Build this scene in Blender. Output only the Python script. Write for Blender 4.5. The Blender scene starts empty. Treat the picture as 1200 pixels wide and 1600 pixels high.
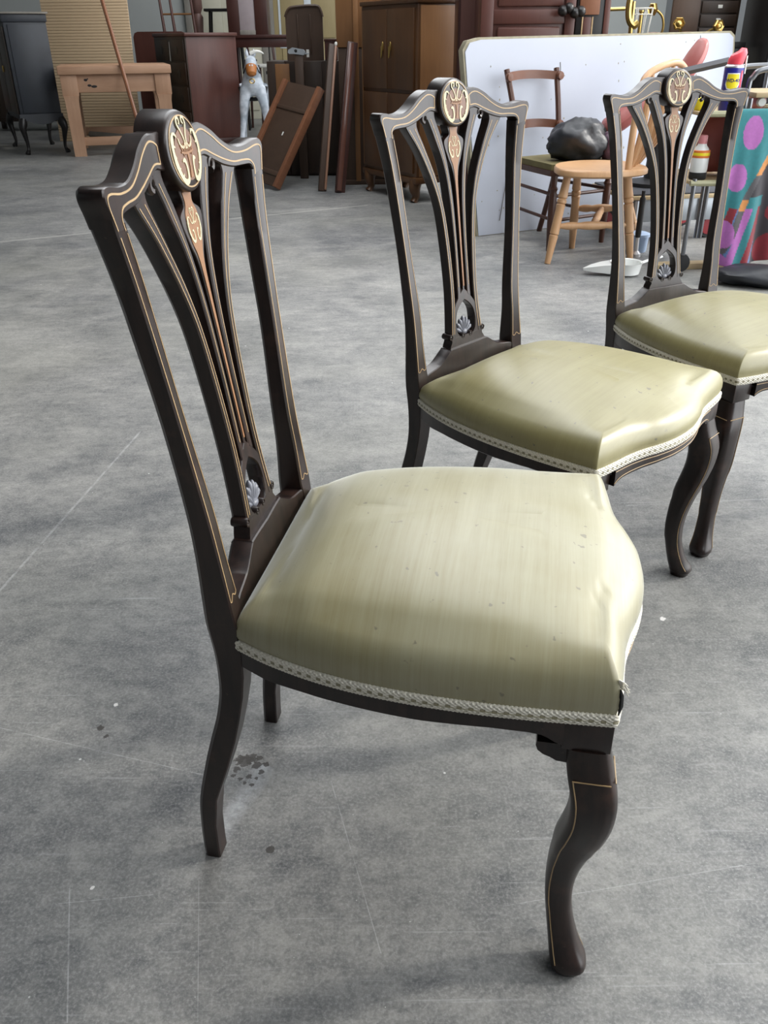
import bpy, bmesh, math, random
from mathutils import Vector, Matrix, Euler
random.seed(7)
S = bpy.context.scene
COL = S.collection
PI = math.pi

# ------------------------------------------------------------------ camera
cam_d = bpy.data.cameras.new('camera'); cam = bpy.data.objects.new('camera', cam_d); COL.objects.link(cam)
PITCH, ROLL, FPX = 0.50977, 0.00882, 1319.85
cam_d.sensor_fit = 'VERTICAL'; cam_d.sensor_height = 36.0; cam_d.sensor_width = 27.0
cam_d.lens = FPX / 1600 * 36.0
cam_d.clip_start = 0.05; cam_d.clip_end = 200
_r = Vector((1, 0, 0)); _u = Vector((0, math.sin(PITCH), math.cos(PITCH))); _f = Vector((0, math.cos(PITCH), -math.sin(PITCH)))
_cr, _sr = math.cos(ROLL), math.sin(ROLL)
R_ = _r * _cr - _u * _sr; U_ = _r * _sr + _u * _cr
m = Matrix((R_, U_, -_f)).transposed().to_4x4(); m.translation = (0, 0, 1.05)
cam.matrix_world = m
S.camera = cam

# ------------------------------------------------------------------ world, light, exposure
W = bpy.data.worlds.new('sky'); S.world = W; W.use_nodes = True
bg = W.node_tree.nodes['Background']; bg.inputs['Color'].default_value = (0.955, 0.98, 1.0, 1); bg.inputs['Strength'].default_value = 5.0
S.view_settings.view_transform = 'Standard'; S.view_settings.look = 'None'
S.view_settings.gamma = 1; S.view_settings.use_curve_mapping = False
S.view_settings.exposure = -0.02
S.cycles.max_bounces = 8; S.cycles.diffuse_bounces = 4

def portal(name, loc, rot, sx, sy):
    d = bpy.data.lights.new(name, 'AREA'); d.shape = 'RECTANGLE'; d.size = sx; d.size_y = sy
    d.cycles.is_portal = True
    o = bpy.data.objects.new(name, d); COL.objects.link(o); o.location = loc; o.rotation_euler = rot
DOOR = (-1.4, 7.6, 3.7)             # the open loading door in the right wall: y from, y to, height
XR, XL, YB, YF, ZC = 4.2, -9.0, 14.4, -5.0, 4.6
SKY = [(-0.9, 1.4, 2.2, 13.0), (2.2, 3.9, -3.5, 13.0)]   # unseen roof openings, added for seat sheen and right-hand light: x, x, y, y
portal('door_portal', (XR + .02, (DOOR[0] + DOOR[1]) / 2, DOOR[2] / 2), (0, PI / 2, 0), DOOR[2], DOOR[1] - DOOR[0])
for a, b, c, d in SKY:
    portal('roof_portal', ((a + b) / 2, (c + d) / 2, ZC + .02), (0, 0, 0), b - a, d - c)

sun_d = bpy.data.lights.new('sun', 'SUN'); sun_d.energy = 1.8; sun_d.angle = math.radians(4); sun_d.color = (1.0, .95, .87)
sun = bpy.data.objects.new('sun', sun_d); COL.objects.link(sun)
SUN_AZ, SUN_EL = math.radians(14), math.radians(30)
sun.rotation_euler = Vector((math.cos(SUN_EL) * math.cos(SUN_AZ), math.cos(SUN_EL) * math.sin(SUN_AZ), math.sin(SUN_EL))).to_track_quat('Z', 'Y').to_euler()

# ------------------------------------------------------------------ node materials
class NT:
    def __init__(s, name):
        s.m = bpy.data.materials.new(name); s.m.use_nodes = True; s.t = s.m.node_tree
        s.b = s.t.nodes['Principled BSDF']
    def n(s, typ, **kw):
        o = s.t.nodes.new('ShaderNode' + typ)
        for k, v in kw.items():
            if k.startswith('i_'): s.put(o.inputs[int(k[2:]) if k[2:].isdigit() else k[2:].replace('_', ' ')], v)
            else: setattr(o, k, v)
        return o
    def put(s, sock, v):
        if hasattr(v, 'is_output') or isinstance(v, bpy.types.NodeSocket): s.t.links.new(v, sock)
        elif isinstance(v, bpy.types.Node): s.t.links.new(v.outputs[0], sock)
        else: sock.default_value = v
    def math(s, op, a, b=0.0, clamp=False):
        o = s.n('Math', operation=op, use_clamp=clamp); s.put(o.inputs[0], a); s.put(o.inputs[1], b); return o.outputs[0]
    def mix(s, f, a, b, blend='MIX'):
        o = s.n('Mix', data_type='RGBA', blend_type=blend)
        s.put(o.inputs[0], f); s.put(o.inputs[6], c4(a)); s.put(o.inputs[7], c4(b)); return o.outputs[2]
    def coords(s, kind='Object', scale=(1, 1, 1), rot=(0, 0, 0)):
        t = s.n('TexCoord'); mp = s.n('Mapping'); s.t.links.new(t.outputs[kind], mp.inputs[0])
        mp.inputs['Scale'].default_value = scale; mp.inputs['Rotation'].default_value = rot
        return mp.outputs[0]
    def noise(s, vec, scale, detail=4, rough=.55, dist=0):
        o = s.n('TexNoise'); s.put(o.inputs['Vector'], vec); o.inputs['Scale'].default_value = scale
        o.inputs['Detail'].default_value = detail; o.inputs['Roughness'].default_value = rough; o.inputs['Distortion'].default_value = dist
        return o.outputs[0]
    def ramp(s, v, lo, hi):
        o = s.n('MapRange'); s.put(o.inputs[0], v); o.inputs[1].default_value = lo; o.inputs[2].default_value = hi
        return o.outputs[0]
    def bump(s, h, strength=.3, dist=.01):
        o = s.n('Bump'); s.put(o.inputs['Height'], h); o.inputs['Strength'].default_value = strength; o.inputs['Distance'].default_value = dist
        s.t.links.new(o.outputs[0], s.b.inputs['Normal'])
    def set(s, **kw):
        for k, v in kw.items(): s.put(s.b.inputs[k.replace('_', ' ')], v)
        return s.m
def c4(v): return (*v, 1) if isinstance(v, tuple) and len(v) == 3 else v

def plain(name, col, rough=.5, metal=0, var=.15, scale=12, spec=.5, bump=0):
    t = NT(name); v = t.coords(); n = t.noise(v, scale)
    dark = tuple(c * (1 - var) for c in col); lite = tuple(min(1, c * (1 + var)) for c in col)
    if bump: t.bump(n, bump, .004)
    return t.set(Base_Color=t.mix(n, dark, lite), Roughness=rough, Metallic=metal, Specular_IOR_Level=spec)
def wood(name, c1, c2, axis='z', scale=9, rough=.42, bump=.12, spec=.5, stretch=14):
    t = NT(name); k = {'x': 0, 'y': 1, 'z': 2}[axis]
    sc = [stretch] * 3; sc[k] = 1.0
    v = t.coords(scale=tuple(sc)); n = t.noise(v, scale / 4, 6, .6, .6); f = t.noise(v, scale * 1.5, 3, .7)
    blot = t.noise(t.coords(), 2.5, 3)
    g = t.ramp(t.math('ADD', t.math('MULTIPLY', n, .7), t.math('MULTIPLY', f, .3)), .3, .7)
    g = t.math('MULTIPLY', t.math('ADD', g, t.ramp(blot, .3, .7)), .5)
    t.bump(f, bump, .003)
    return t.set(Base_Color=t.mix(g, c1, c2), Roughness=rough, Specular_IOR_Level=spec)

# ------------------------------------------------------------------ mesh helpers
def obj(name, bm, mat, parent=None, ang=40, kind=None):
    bmesh.ops.recalc_face_normals(bm, faces=bm.faces)
    me = bpy.data.meshes.new(name); bm.to_mesh(me); bm.free()
    for p in me.polygons: p.use_smooth = True
    me.set_sharp_from_angle(angle=math.radians(ang))
    if mat: me.materials.append(mat)
    o = bpy.data.objects.new(name, me); COL.objects.link(o)
    if parent: o.parent = parent
    if kind: o['kind'] = kind
    return o
def tag(o, label, cat, group=None):
    o['label'] = label; o['category'] = cat
    if group: o['group'] = group
    return o
def thing(name, loc, rz, label, cat, group=None):
    o = bpy.data.objects.new(name, None); COL.objects.link(o); o.empty_display_size = .1
    o.location = loc; o.rotation_euler = (0, 0, rz)
    return tag(o, label, cat, group)
def dup(root, loc, rz, label, group=None):
    c = root.copy(); COL.objects.link(c); c.location = loc; c.rotation_euler = (0, 0, rz); c['label'] = label
    if group: c['group'] = group
    for a in [o for o in root.children]:
        b = a.copy(); COL.objects.link(b); b.parent = c
        for g in list(a.children):
            d = g.copy(); COL.objects.link(d); d.parent = b
    return c
B = bmesh.new
def box(bm, x0, x1, y0, y1, z0, z1, M=None, bev=0.0):
    vs = [bm.verts.new((x, y, z)) for x in (x0, x1) for y in (y0, y1) for z in (z0, z1)]
    fs = [(0, 1, 3, 2), (4, 6, 7, 5), (0, 4, 5, 1), (2, 3, 7, 6), (0, 2, 6, 4), (1, 5, 7, 3)]
    F = [bm.faces.new([vs[i] for i in f]) for f in fs]
    if bev:
        es = list({e for f in F for e in f.edges})
        r = bmesh.ops.bevel(bm, geom=es, offset=bev, segments=2, affect='EDGES', profile=.5)
        vs = list({v for f in r['faces'] for v in f.verts} | {v for v in vs if v.is_valid})
    if M is not None:
        for v in vs: v.co = M @ v.co
    return bm
def sweep(bm, loops, cap=True, ring=True):
    V = [[bm.verts.new(p) for p in L] for L in loops]; n = len(V[0])
    for a, b in zip(V, V[1:]):
        for i in range(n if ring else n - 1):
            j = (i + 1) % n; bm.faces.new((a[i], a[j], b[j], b[i]))
    if cap and ring:
        bm.faces.new(V[0][::-1]); bm.faces.new(V[-1])
    return V
def cr(pts, k=6, closed=False):
    P = [Vector(p) for p in pts]; n = len(P); out = []
    for i in range(n if closed else n - 1):
        if closed: a, b, c, d = P[i - 1], P[i], P[(i + 1) % n], P[(i + 2) % n]
        else: a, b, c, d = P[max(i - 1, 0)], P[i], P[i + 1], P[min(i + 2, n - 1)]
        for j in range(k):
            t = j / k
            out.append(.5 * ((2 * b) + (c - a) * t + (2 * a - 5 * b + 4 * c - d) * t * t + (3 * b - a - 3 * c + d) * t ** 3))
    if not closed: out.append(P[-1])
    return out
def tube(bm, pts, r, n=10, M=None, cap=True, flat=1.0):
    P = [Vector(p) for p in pts]; rs = r if isinstance(r, (list, tuple)) else [r] * len(P)
    loops = []; prev = None
    for i, p in enumerate(P):
        t = (P[min(i + 1, len(P) - 1)] - P[max(i - 1, 0)]).normalized()
        if prev is None: a = t.cross(Vector((0, 0, 1)) if abs(t.z) < .9 else Vector((1, 0, 0))).normalized()
        else: a = (prev - t * prev.dot(t)).normalized()
        prev = a; b = t.cross(a)
        L = [p + (a * math.cos(2 * PI * k / n) + b * math.sin(2 * PI * k / n) * flat) * rs[i] for k in range(n)]
        loops.append([M @ q for q in L] if M is not None else L)
    sweep(bm, loops, cap); return bm
def lathe(bm, prof, n=16, M=None, sx=1, sy=1):
    loops = []
    for r, z in prof:
        L = [Vector((max(r, 1e-4) * math.cos(2 * PI * k / n) * sx, max(r, 1e-4) * math.sin(2 * PI * k / n) * sy, z)) for k in range(n)]
        loops.append([M @ q for q in L] if M is not None else L)
    sweep(bm, loops); return bm
def T(x, y, z): return Matrix.Translation((x, y, z))
def along(p, q):
    """matrix whose z runs from p to q (unit length kept) with origin p"""
    p, q = Vector(p), Vector(q); return T(*p) @ (q - p).to_track_quat('Z', 'Y').to_matrix().to_4x4()
def ellipsoid(bm, c, r, M=None, n=14, m_=9):
    prof = [(math.sin(PI * i / m_), -math.cos(PI * i / m_)) for i in range(m_ + 1)]
    MM = T(*c) @ Matrix.Diagonal((*r, 1))
    lathe(bm, prof, n, (M @ MM) if M is not None else MM); return bm
def prism(bm, poly, y0, y1, M=None, plane='xz', bev=0):
    """outline in a plane, given thickness"""
    mk = {'xz': lambda a, b, t: Vector((a, t, b)), 'xy': lambda a, b, t: Vector((a, b, t)), 'yz': lambda a, b, t: Vector((t, a, b))}[plane]
    L = [[mk(a, b, t) for a, b in poly] for t in (y0, y1)]
    if M is not None: L = [[M @ q for q in l] for l in L]
    V = sweep(bm, L); return bm

# ------------------------------------------------------------------ the building
def concrete():
    t = NT('worn polished concrete'); v = t.coords()
    big = t.noise(v, 1.1, 5, .6, .4); mid = t.noise(v, 4.2, 6, .65, .3); fine = t.noise(v, 38, 6, .7); grit = t.noise(v, 210, 3, .7)
    mid2 = t.noise(t.coords(scale=(1, 2.1, 1)), 9, 6, .7, .5)
    k = t.math('ADD', t.math('MULTIPLY', big, .30), t.math('MULTIPLY', mid, .28))
    k = t.math('ADD', k, t.math('MULTIPLY', mid2, .22)); k = t.math('ADD', k, t.math('MULTIPLY', fine, .20))
    k = t.ramp(k, .415, .585)
    col = t.mix(k, (.080, .084, .09), (.30, .295, .28))
    col = t.mix(t.math('MULTIPLY', t.ramp(grit, .45, .68), .42), col, (.42, .42, .41))
    col = t.mix(t.math('MULTIPLY', t.ramp(t.noise(v, 95, 4, .75), .50, .66), .40), col, (.075, .078, .082))
    col = t.mix(t.math('MULTIPLY', t.ramp(t.noise(v, .8, 3), .45, .7), .3), col, (.25, .245, .2))
    # scuffs: noise drawn out along two directions
    for rot, s in ((.5, 60), (-.9, 75), (1.9, 90)):
        st = t.noise(t.coords(scale=(2.0, s, 1), rot=(0, 0, rot)), 1.6, 3, .6)
        col = t.mix(t.math('MULTIPLY', t.ramp(st, .66, .74), .28), col, (.5, .5, .5))
    # pale crumbs
    vo = t.n('TexVoronoi', feature='F1'); t.put(vo.inputs['Vector'], v); vo.inputs['Scale'].default_value = 26
    thr = t.math('MULTIPLY', t.ramp(vo.outputs['Color'], .72, 1.0), .1)
    crumb = t.math('LESS_THAN', vo.outputs['Distance'], thr)
    col = t.mix(t.math('MULTIPLY', crumb, .8), col, (.68, .68, .66))
    vo = t.n('TexVoronoi', feature='F1'); t.put(vo.inputs['Vector'], v); vo.inputs['Scale'].default_value = 60
    col = t.mix(t.math('MULTIPLY', t.math('LESS_THAN', vo.outputs['Distance'], t.math('MULTIPLY', t.ramp(vo.outputs['Color'], .6, 1.0), .10)), .6), col, (.6, .6, .58))
    sep = t.n('SeparateXYZ'); t.put(sep.inputs[0], v); X, Y = sep.outputs[0], sep.outputs[1]
    wob = t.math('MULTIPLY', t.math('SUBTRACT', t.noise(v, 9, 3), .5), .012)
    def seg(p, q, w, soft=False, wobble=True):
        L = math.hypot(q[0] - p[0], q[1] - p[1]); dx, dy = (q[0] - p[0]) / L, (q[1] - p[1]) / L
        a = t.math('SUBTRACT', t.math('ADD', t.math('MULTIPLY', X, dx), t.math('MULTIPLY', Y, dy)), p[0] * dx + p[1] * dy)
        d = t.math('SUBTRACT', t.math('SUBTRACT', t.math('MULTIPLY', Y, dx), t.math('MULTIPLY', X, dy)), p[1] * dx - p[0] * dy)
        if wobble: d = t.math('ADD', d, wob)
        d = t.math('ABSOLUTE', d)
        edge = t.n('MapRange'); t.put(edge.inputs[0], d); edge.inputs[1].default_value = w; edge.inputs[2].default_value = w * (.1 if soft else .6)
        inside = t.math('MULTIPLY', t.math('GREATER_THAN', a, 0), t.math('LESS_THAN', a, L))
        return t.math('MULTIPLY', edge.outputs[0], inside)
    brk = t.ramp(t.noise(v, 30, 3), .3, .6)
    col = t.mix(t.math('MULTIPLY', seg((-6, 3.29), (-.1, 6.455), .014, wobble=False), .45), col, (.62, .6, .55))
    for p, q, w in (((.16, .755), (.62, .836), .0007), ((-.09, .985), (-.009, .687), .0008), ((-.452, .79), (-.394, .6), .0012), ((-.27, .8), (-.234, .6), .0007),
                    ((-.46, .765), (-.33, .778), .0008), ((-.85, 1.5), (-.75, 2.4), .004), ((-.7, 1.12), (-.3, 1.0), .001), ((.62, 1.9), (1.25, 1.95), .002)):
        col = t.mix(t.math('MULTIPLY', t.math('MULTIPLY', seg(p, q, w, wobble=False), brk), .32), col, (.6, .6, .6))
    # pale drag mark, greasy splatter and a dark drip beside the rear foot
    skid = t.math('MULTIPLY', seg((-.262, .86), (-.2, 1.02), .022, True), t.ramp(fine, .3, .6))
    col = t.mix(t.math('MULTIPLY', skid, .5), col, (.5, .52, .55))
    def spot(x, y, r):
        a = t.math('SUBTRACT', X, x); b = t.math('SUBTRACT', Y, y)
        d = t.math('SQRT', t.math('ADD', t.math('MULTIPLY', a, a), t.math('MULTIPLY', b, b)))
        d = t.math('ADD', d, t.math('MULTIPLY', t.math('SUBTRACT', t.noise(v, 150, 4, .7), .5), r * 2.6))
        return t.math('LESS_THAN', d, r)
    for x, y, r in ((-.174, .852, .0062), (-.236, 1.03, .013), (-.215, 1.02, .008), (-.247, 1.012, .006), (-.225, .995, .005), (-.206, 1.005, .005), (-.238, .99, .004), (-.218, .978, .0035), (-.245, 1.035, .009), (-.226, 1.035, .010), (-.212, 1.036, .006), (-.25, .998, .004), (-.23, .982, .003), (-.212, .992, .003), (-.2, 1.022, .005), (-.5, 1.11, .006), (-.485, 1.09, .004)):
        col = t.mix(t.math('MULTIPLY', spot(x, y, r), .85), col, (.035, .03, .026))
    for x, y, r in ((.575, 1.415, .006), (-.49, 1.17, .004), (-.42, .79, .003), (.41, 1.2, .004)):
        col = t.mix(t.math('MULTIPLY', spot(x, y, r), .9), col, (.75, .73, .7))
    t.bump(t.math('ADD', fine, t.math('MULTIPLY', grit, .6)), .10, .004)
    return t.set(Base_Color=col, Roughness=t.mix(mid, (.40, .40, .40), (.60, .60, .60)), Specular_IOR_Level=.35)
def struct(name, bm, mat):
    o = obj(name, bm, mat); o['kind'] = 'structure'; return o
M_wall = plain('grey painted plaster', (.42, .44, .43), .8, var=.08, scale=2)
M_roof = plain('grey sheet roofing', (.22, .23, .24), .7, var=.1, scale=1)
struct('floor', box(B(), XL, XR, YF, YB, -.15, 0), concrete())
struct('wall_back', box(B(), XL, XR, YB, YB + .15, 0, ZC), M_wall)
struct('wall_left', box(B(), XL - .15, XL, YF, YB, 0, ZC), M_wall)
struct('wall_front', box(B(), XL, XR, YF - .15, YF, 0, ZC), M_roof)
w = B(); box(w, XR, XR + .15, YF, DOOR[0], 0, ZC); box(w, XR, XR + .15, DOOR[1], YB, 0, ZC); box(w, XR, XR + .15, DOOR[0], DOOR[1], DOOR[2], ZC)
struct('wall_right', w, M_roof)
w = B(); xs = [XL] + [q for s in SKY for q in s[:2]] + [XR]
for a, b in zip(xs[::2], xs[1::2]): box(w, a, b, YF, YB, ZC, ZC + .1)
for a, b, c, d in SKY: box(w, a, b, YF, c, ZC, ZC + .1); box(w, a, b, d, YB, ZC, ZC + .1)
struct('ceiling', w, M_roof)

# ------------------------------------------------------------------ the three salon chairs
def ebony():
    t = NT('ebonised beech'); v = t.coords(scale=(10, 10, 1.2)); g = t.noise(v, 7, 5, .65, .4); w_ = t.noise(t.coords(), 14, 5, .65)
    f = t.noise(t.coords(), 160, 2)
    col = t.mix(t.ramp(g, .35, .7), (.010, .0062, .0055), (.028, .0155, .0125))
    col = t.mix(t.math('MULTIPLY', t.ramp(w_, .55, .72), .65), col, (.060, .029, .020))
    col = t.mix(t.math('MULTIPLY', t.ramp(f, .7, .78), .35), col, (.11, .075, .055))
    t.bump(g, .05, .002)
    return t.set(Base_Color=col, Roughness=t.mix(w_, (.23, .23, .23), (.38, .38, .38)), Specular_IOR_Level=.5)
def silk(name, base, deep, pale, speck=.5, sheen=.1):
    t = NT(name); v = t.coords()
    th = t.noise(t.coords(scale=(1, .02, .02)), 420, 3, .7); th2 = t.noise(t.coords(scale=(1, .05, .05)), 70, 4, .7)
    cloud = t.noise(v, 6, 4, .6)
    k = t.math('ADD', t.math('MULTIPLY', th, .35), t.math('MULTIPLY', th2, .65))
    col = t.mix(t.ramp(k, .3, .72), deep, base)
    col = t.mix(t.math('MULTIPLY', t.ramp(cloud, .35, .7), .5), col, pale)
    sp = t.noise(v, 75, 2, .5)
    col = t.mix(t.math('MULTIPLY', t.ramp(sp, .70, .73), speck), col, (.09, .08, .06))
    t.bump(k, .05, .0015)
    return t.set(Base_Color=col, Roughness=.40, Specular_IOR_Level=1.0, Sheen_Weight=sheen, Sheen_Roughness=.3, Sheen_Tint=c4((.97, 1, .98)))
def braid():
    t = NT('cream gimp braid'); uv = t.n('TexCoord').outputs['UV']; sep = t.n('SeparateXYZ'); t.put(sep.inputs[0], uv)
    U, V = sep.outputs[0], sep.outputs[1]
    cell = t.math('FRACT', t.math('MULTIPLY', U, 110)); hole = t.math('MULTIPLY', t.math('GREATER_THAN', cell, .55), t.math('LESS_THAN', t.math('ABSOLUTE', t.math('SUBTRACT', V, .52)), .14))
    cell2 = t.math('FRACT', t.math('ADD', t.math('MULTIPLY', U, 110), .5))
    hole2 = t.math('MULTIPLY', t.math('GREATER_THAN', cell2, .7), t.math('LESS_THAN', t.math('ABSOLUTE', t.math('SUBTRACT', V, .3)), .07))
    knot = t.math('MULTIPLY', t.math('SINE', t.math('MULTIPLY', U, 110 * 4 * PI)), t.math('SINE', t.math('MULTIPLY', V, 26)))
    h = t.math('MAXIMUM', hole, t.math('MULTIPLY', hole2, .6))
    col = t.mix(t.ramp(knot, -1, 1), (.78, .73, .60), (.95, .91, .80)); col = t.mix(h, col, (.30, .27, .17))
    t.bump(t.math('SUBTRACT', knot, t.math('MULTIPLY', h, 2)), .6, .0012)
    return t.set(Base_Color=col, Roughness=.7, Sheen_Weight=.2)
M_ebony = ebony()
M_silk_pale = silk('faded sage silk', (.345, .32, .19), (.24, .205, .09), (.385, .375, .27), .6, .75)
M_silk_olive = silk('olive silk', (.30, .265, .115), (.22, .19, .07), (.34, .31, .15), .7)
M_braid = braid()
M_line = plain('boxwood stringing', (.40, .27, .135), .45, var=.25, scale=60)
M_cream = plain('bone marquetry', (.56, .49, .31), .45, var=.2, scale=80)
M_walnut = wood('burr walnut veneer', (.10, .045, .022), (.19, .085, .04), 'z', 60, .42)
M_orange = wood('satinwood veneer', (.19, .08, .028), (.29, .135, .05), 'z', 40, .45)
M_shell = plain('grey carved shell', (.13, .135, .16), .35, var=.3, scale=40)
M_under = plain('black dust cover', (.012, .012, .012), .9)

def x0(z): return .0696 - .1375 * (z - .47)
def XF(y, z): return x0(z) + (.0133 + .0084 * (z - .47)) * (y / .2) ** 2
def interp(x, xs, ys):
    if x <= xs[0]: return ys[0]
    for i in range(len(xs) - 1):
        if x <= xs[i + 1]:
            t = (x - xs[i]) / (xs[i + 1] - xs[i]); return ys[i] + t * (ys[i + 1] - ys[i])
    return ys[-1]
def secloop(A, Bp, xa, xb, d, c=.0016, cb=.004):
    """cross section of a flat member; A, Bp are (y, z) edges, xa, xb their front x, d the depth"""
    A, Bp = Vector(A), Vector(Bp); u = Bp - A; L = max(u.length, 1e-5); u = u / L; c = min(c, L * .3); cb = min(cb, L * .3)
    def p(s, dx):
        q = A + u * s; x = xa + (xb - xa) * s / L; return Vector((x - dx, q.x, q.y))
    return [p(0, c), p(c, 0), p(L - c, 0), p(L, c), p(L, d - cb), p(L - cb, d), p(cb, d), p(0, d - cb)]
def member(bm, pairs, d, off=0, k=5, front=None, c=.0016):
    P = cr([(*a, *b) for a, b in pairs], k) if k > 1 else [Vector((*a, *b)) for a, b in pairs]
    L = []
    for q in P:
        a, b = (q[0], q[1]), (q[2], q[3])
        zc = (a[1] + b[1]) / 2
        fa, fb = (front(*a), front(*b)) if front else (XF(*a), XF(*b))
        L.append(secloop(a, b, fa + off, fb + off, d(zc) if callable(d) else d, c))
    sweep(bm, L); return bm
def ribbon(bm, pts, w=.0016, off=.0, front=XF, k=6, h=.0005):
    """thin strip lying in the front surface along (y, z) points; w is a number or a list"""
    ws = w if isinstance(w, (list, tuple)) else [w] * len(pts)
    P = cr([(*p, q) for p, q in zip(pts, ws)], k) if k > 1 else [Vector((*p, q)) for p, q in zip(pts, ws)]
    L = []
    for i, q in enumerate(P):
        t = P[min(i + 1, len(P) - 1)] - P[max(i - 1, 0)]; t = Vector((t[0], t[1])); t = t.normalized() if t.length > 0 else Vector((0, 1))
        nrm = Vector((-t.y, t.x)) * max(q[2], .0003) / 2
        a = Vector((q[0], q[1])) + nrm; b = Vector((q[0], q[1])) - nrm
        xa, xb = front(*a) + off, front(*b) + off
        L.append([Vector((xa + h, *a)), Vector((xb + h, *b)), Vector((xb - .001, *b)), Vector((xa - .001, *a))])
    sweep(bm, L); return bm
mir = lambda pts, s: [(p[0] * s, p[1]) for p in pts]

POST_Z = [0, .02, .069, .126, .2, .25, .29, .33, .364, .40, .44, .472, .53, .592, .70, .787, .85, .905]
POST_F = [.009, .009, .0105, .019, .0445, .060, .070, .0785, .083, .085, .083, None, None, None, None, None, None, None]
POST_B = [-.015, -.0155, -.0135, -.007, .0115, .026, .038, .046, .048, .0475, .043, .0415, .040, .036, .026, .015, .007, -.001]
POST_O = [.157, .158, .160, .163, .167, .169, .170, .171, .172, .174, .1755, .177, .1755, .176, .184, .193, .2015, .2135]
POST_I = [.128, .129, .130, .131, .133, .134, .135, .136, .137, .139, .141, .1435, .147, .148, .160, .168, .1745, .184]
def post_front(y, z):
    if z < .44: return interp(z, POST_Z[:11], POST_F[:11])
    if z < .472: return .083 + (XF(abs(y), .472) - .083) * (z - .44) / .032
    return XF(y, z)
def post(s):
    bm = B(); P = cr([(z, o, i, b, (f if f is not None else 0)) for z, f, b, o, i in zip(POST_Z, POST_F, POST_B, POST_O, POST_I)], 4)
    L = []
    for q in P:
        z, o, i, b = q[0], q[1], q[2], q[3]
        fo, fi = post_front(o, z), post_front(i, z)
        d = max((fo + fi) / 2 - b, .012)
        L.append(secloop((o * s, z), (i * s, z), fo, fi, d, .0018, .005))
    sweep(bm, L); return bm

CREST = [((0, .970), (0, .925)), ((.05, .9685), (.05, .9325)), ((.072, .969), (.068, .9345)), ((.098, .960), (.090, .9265)), ((.122, .946), (.112, .919)),
         ((.148, .9365), (.138, .9135)), ((.176, .9355), (.162, .9125)), ((.204, .9395), (.1775, .912)), ((.218, .939), (.1845, .910)), ((.2225, .931), (.1875, .905)),
         ((.2170, .917), (.1865, .899)), ((.2135, .9035), (.184, .8985))]
OUTR = [((.147, .920), (.104, .926)), ((.140, .908), (.108, .9105)), ((.1085, .871), (.0885, .875)), ((.0775, .818), (.0605, .819)), ((.0570, .764), (.0435, .764)), ((.0478, .695), (.0345, .695)),
        ((.0438, .62), (.0305, .62)), ((.0455, .57), (.032, .57)), ((.0505, .520), (.037, .520)), ((.052, .508), (.038, .508))]
INNR = [((.085, .935), (.050, .937)), ((.0755, .9215), (.0515, .9225)), ((.058, .889), (.0365, .889)), ((.0365, .840), (.0225, .840)), ((.0255, .78), (.0135, .78)),
        ((.0208, .70), (.0103, .70)), ((.0205, .61), (.0103, .61)), ((.0215, .587), (.0105, .594))]
VASE = [(.0165, .912), (.0155, .903), (.0135, .892), (.030, .880), (.0205, .852), (.0112, .834), (.0065, .813), (.0045, .780), (.004, .74), (.003, .68), (.003, .602)]
def med_front(y, z): return x0(.946) - .1375 * (z - .946) + .0085 + .002 * (1 - (y / .046) ** 2 - ((z - .946) / .0415) ** 2)

def side_outline():
    s = [(.080, .171), (.123, .192), (.174, .2105), (.22, .2225), (.265, .2305), (.307, .2355), (.349, .2385), (.389, .240), (.429, .240), (.468, .239), (.5185, .2375)]
    f = [(.5185, .2375), (.522, .219), (.5255, .19), (.530, .145), (.538, .108), (.5485, .075), (.5565, .038), (.559, 0)]
    return s, f
def rail_z(x): return .4086 + .0093 * (x - .08) / .44
SIDE, FRONT = side_outline()
side_c = [tuple(p) for p in cr(SIDE, 5)]; front_c = [tuple(p) for p in cr(FRONT, 6)]

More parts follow.
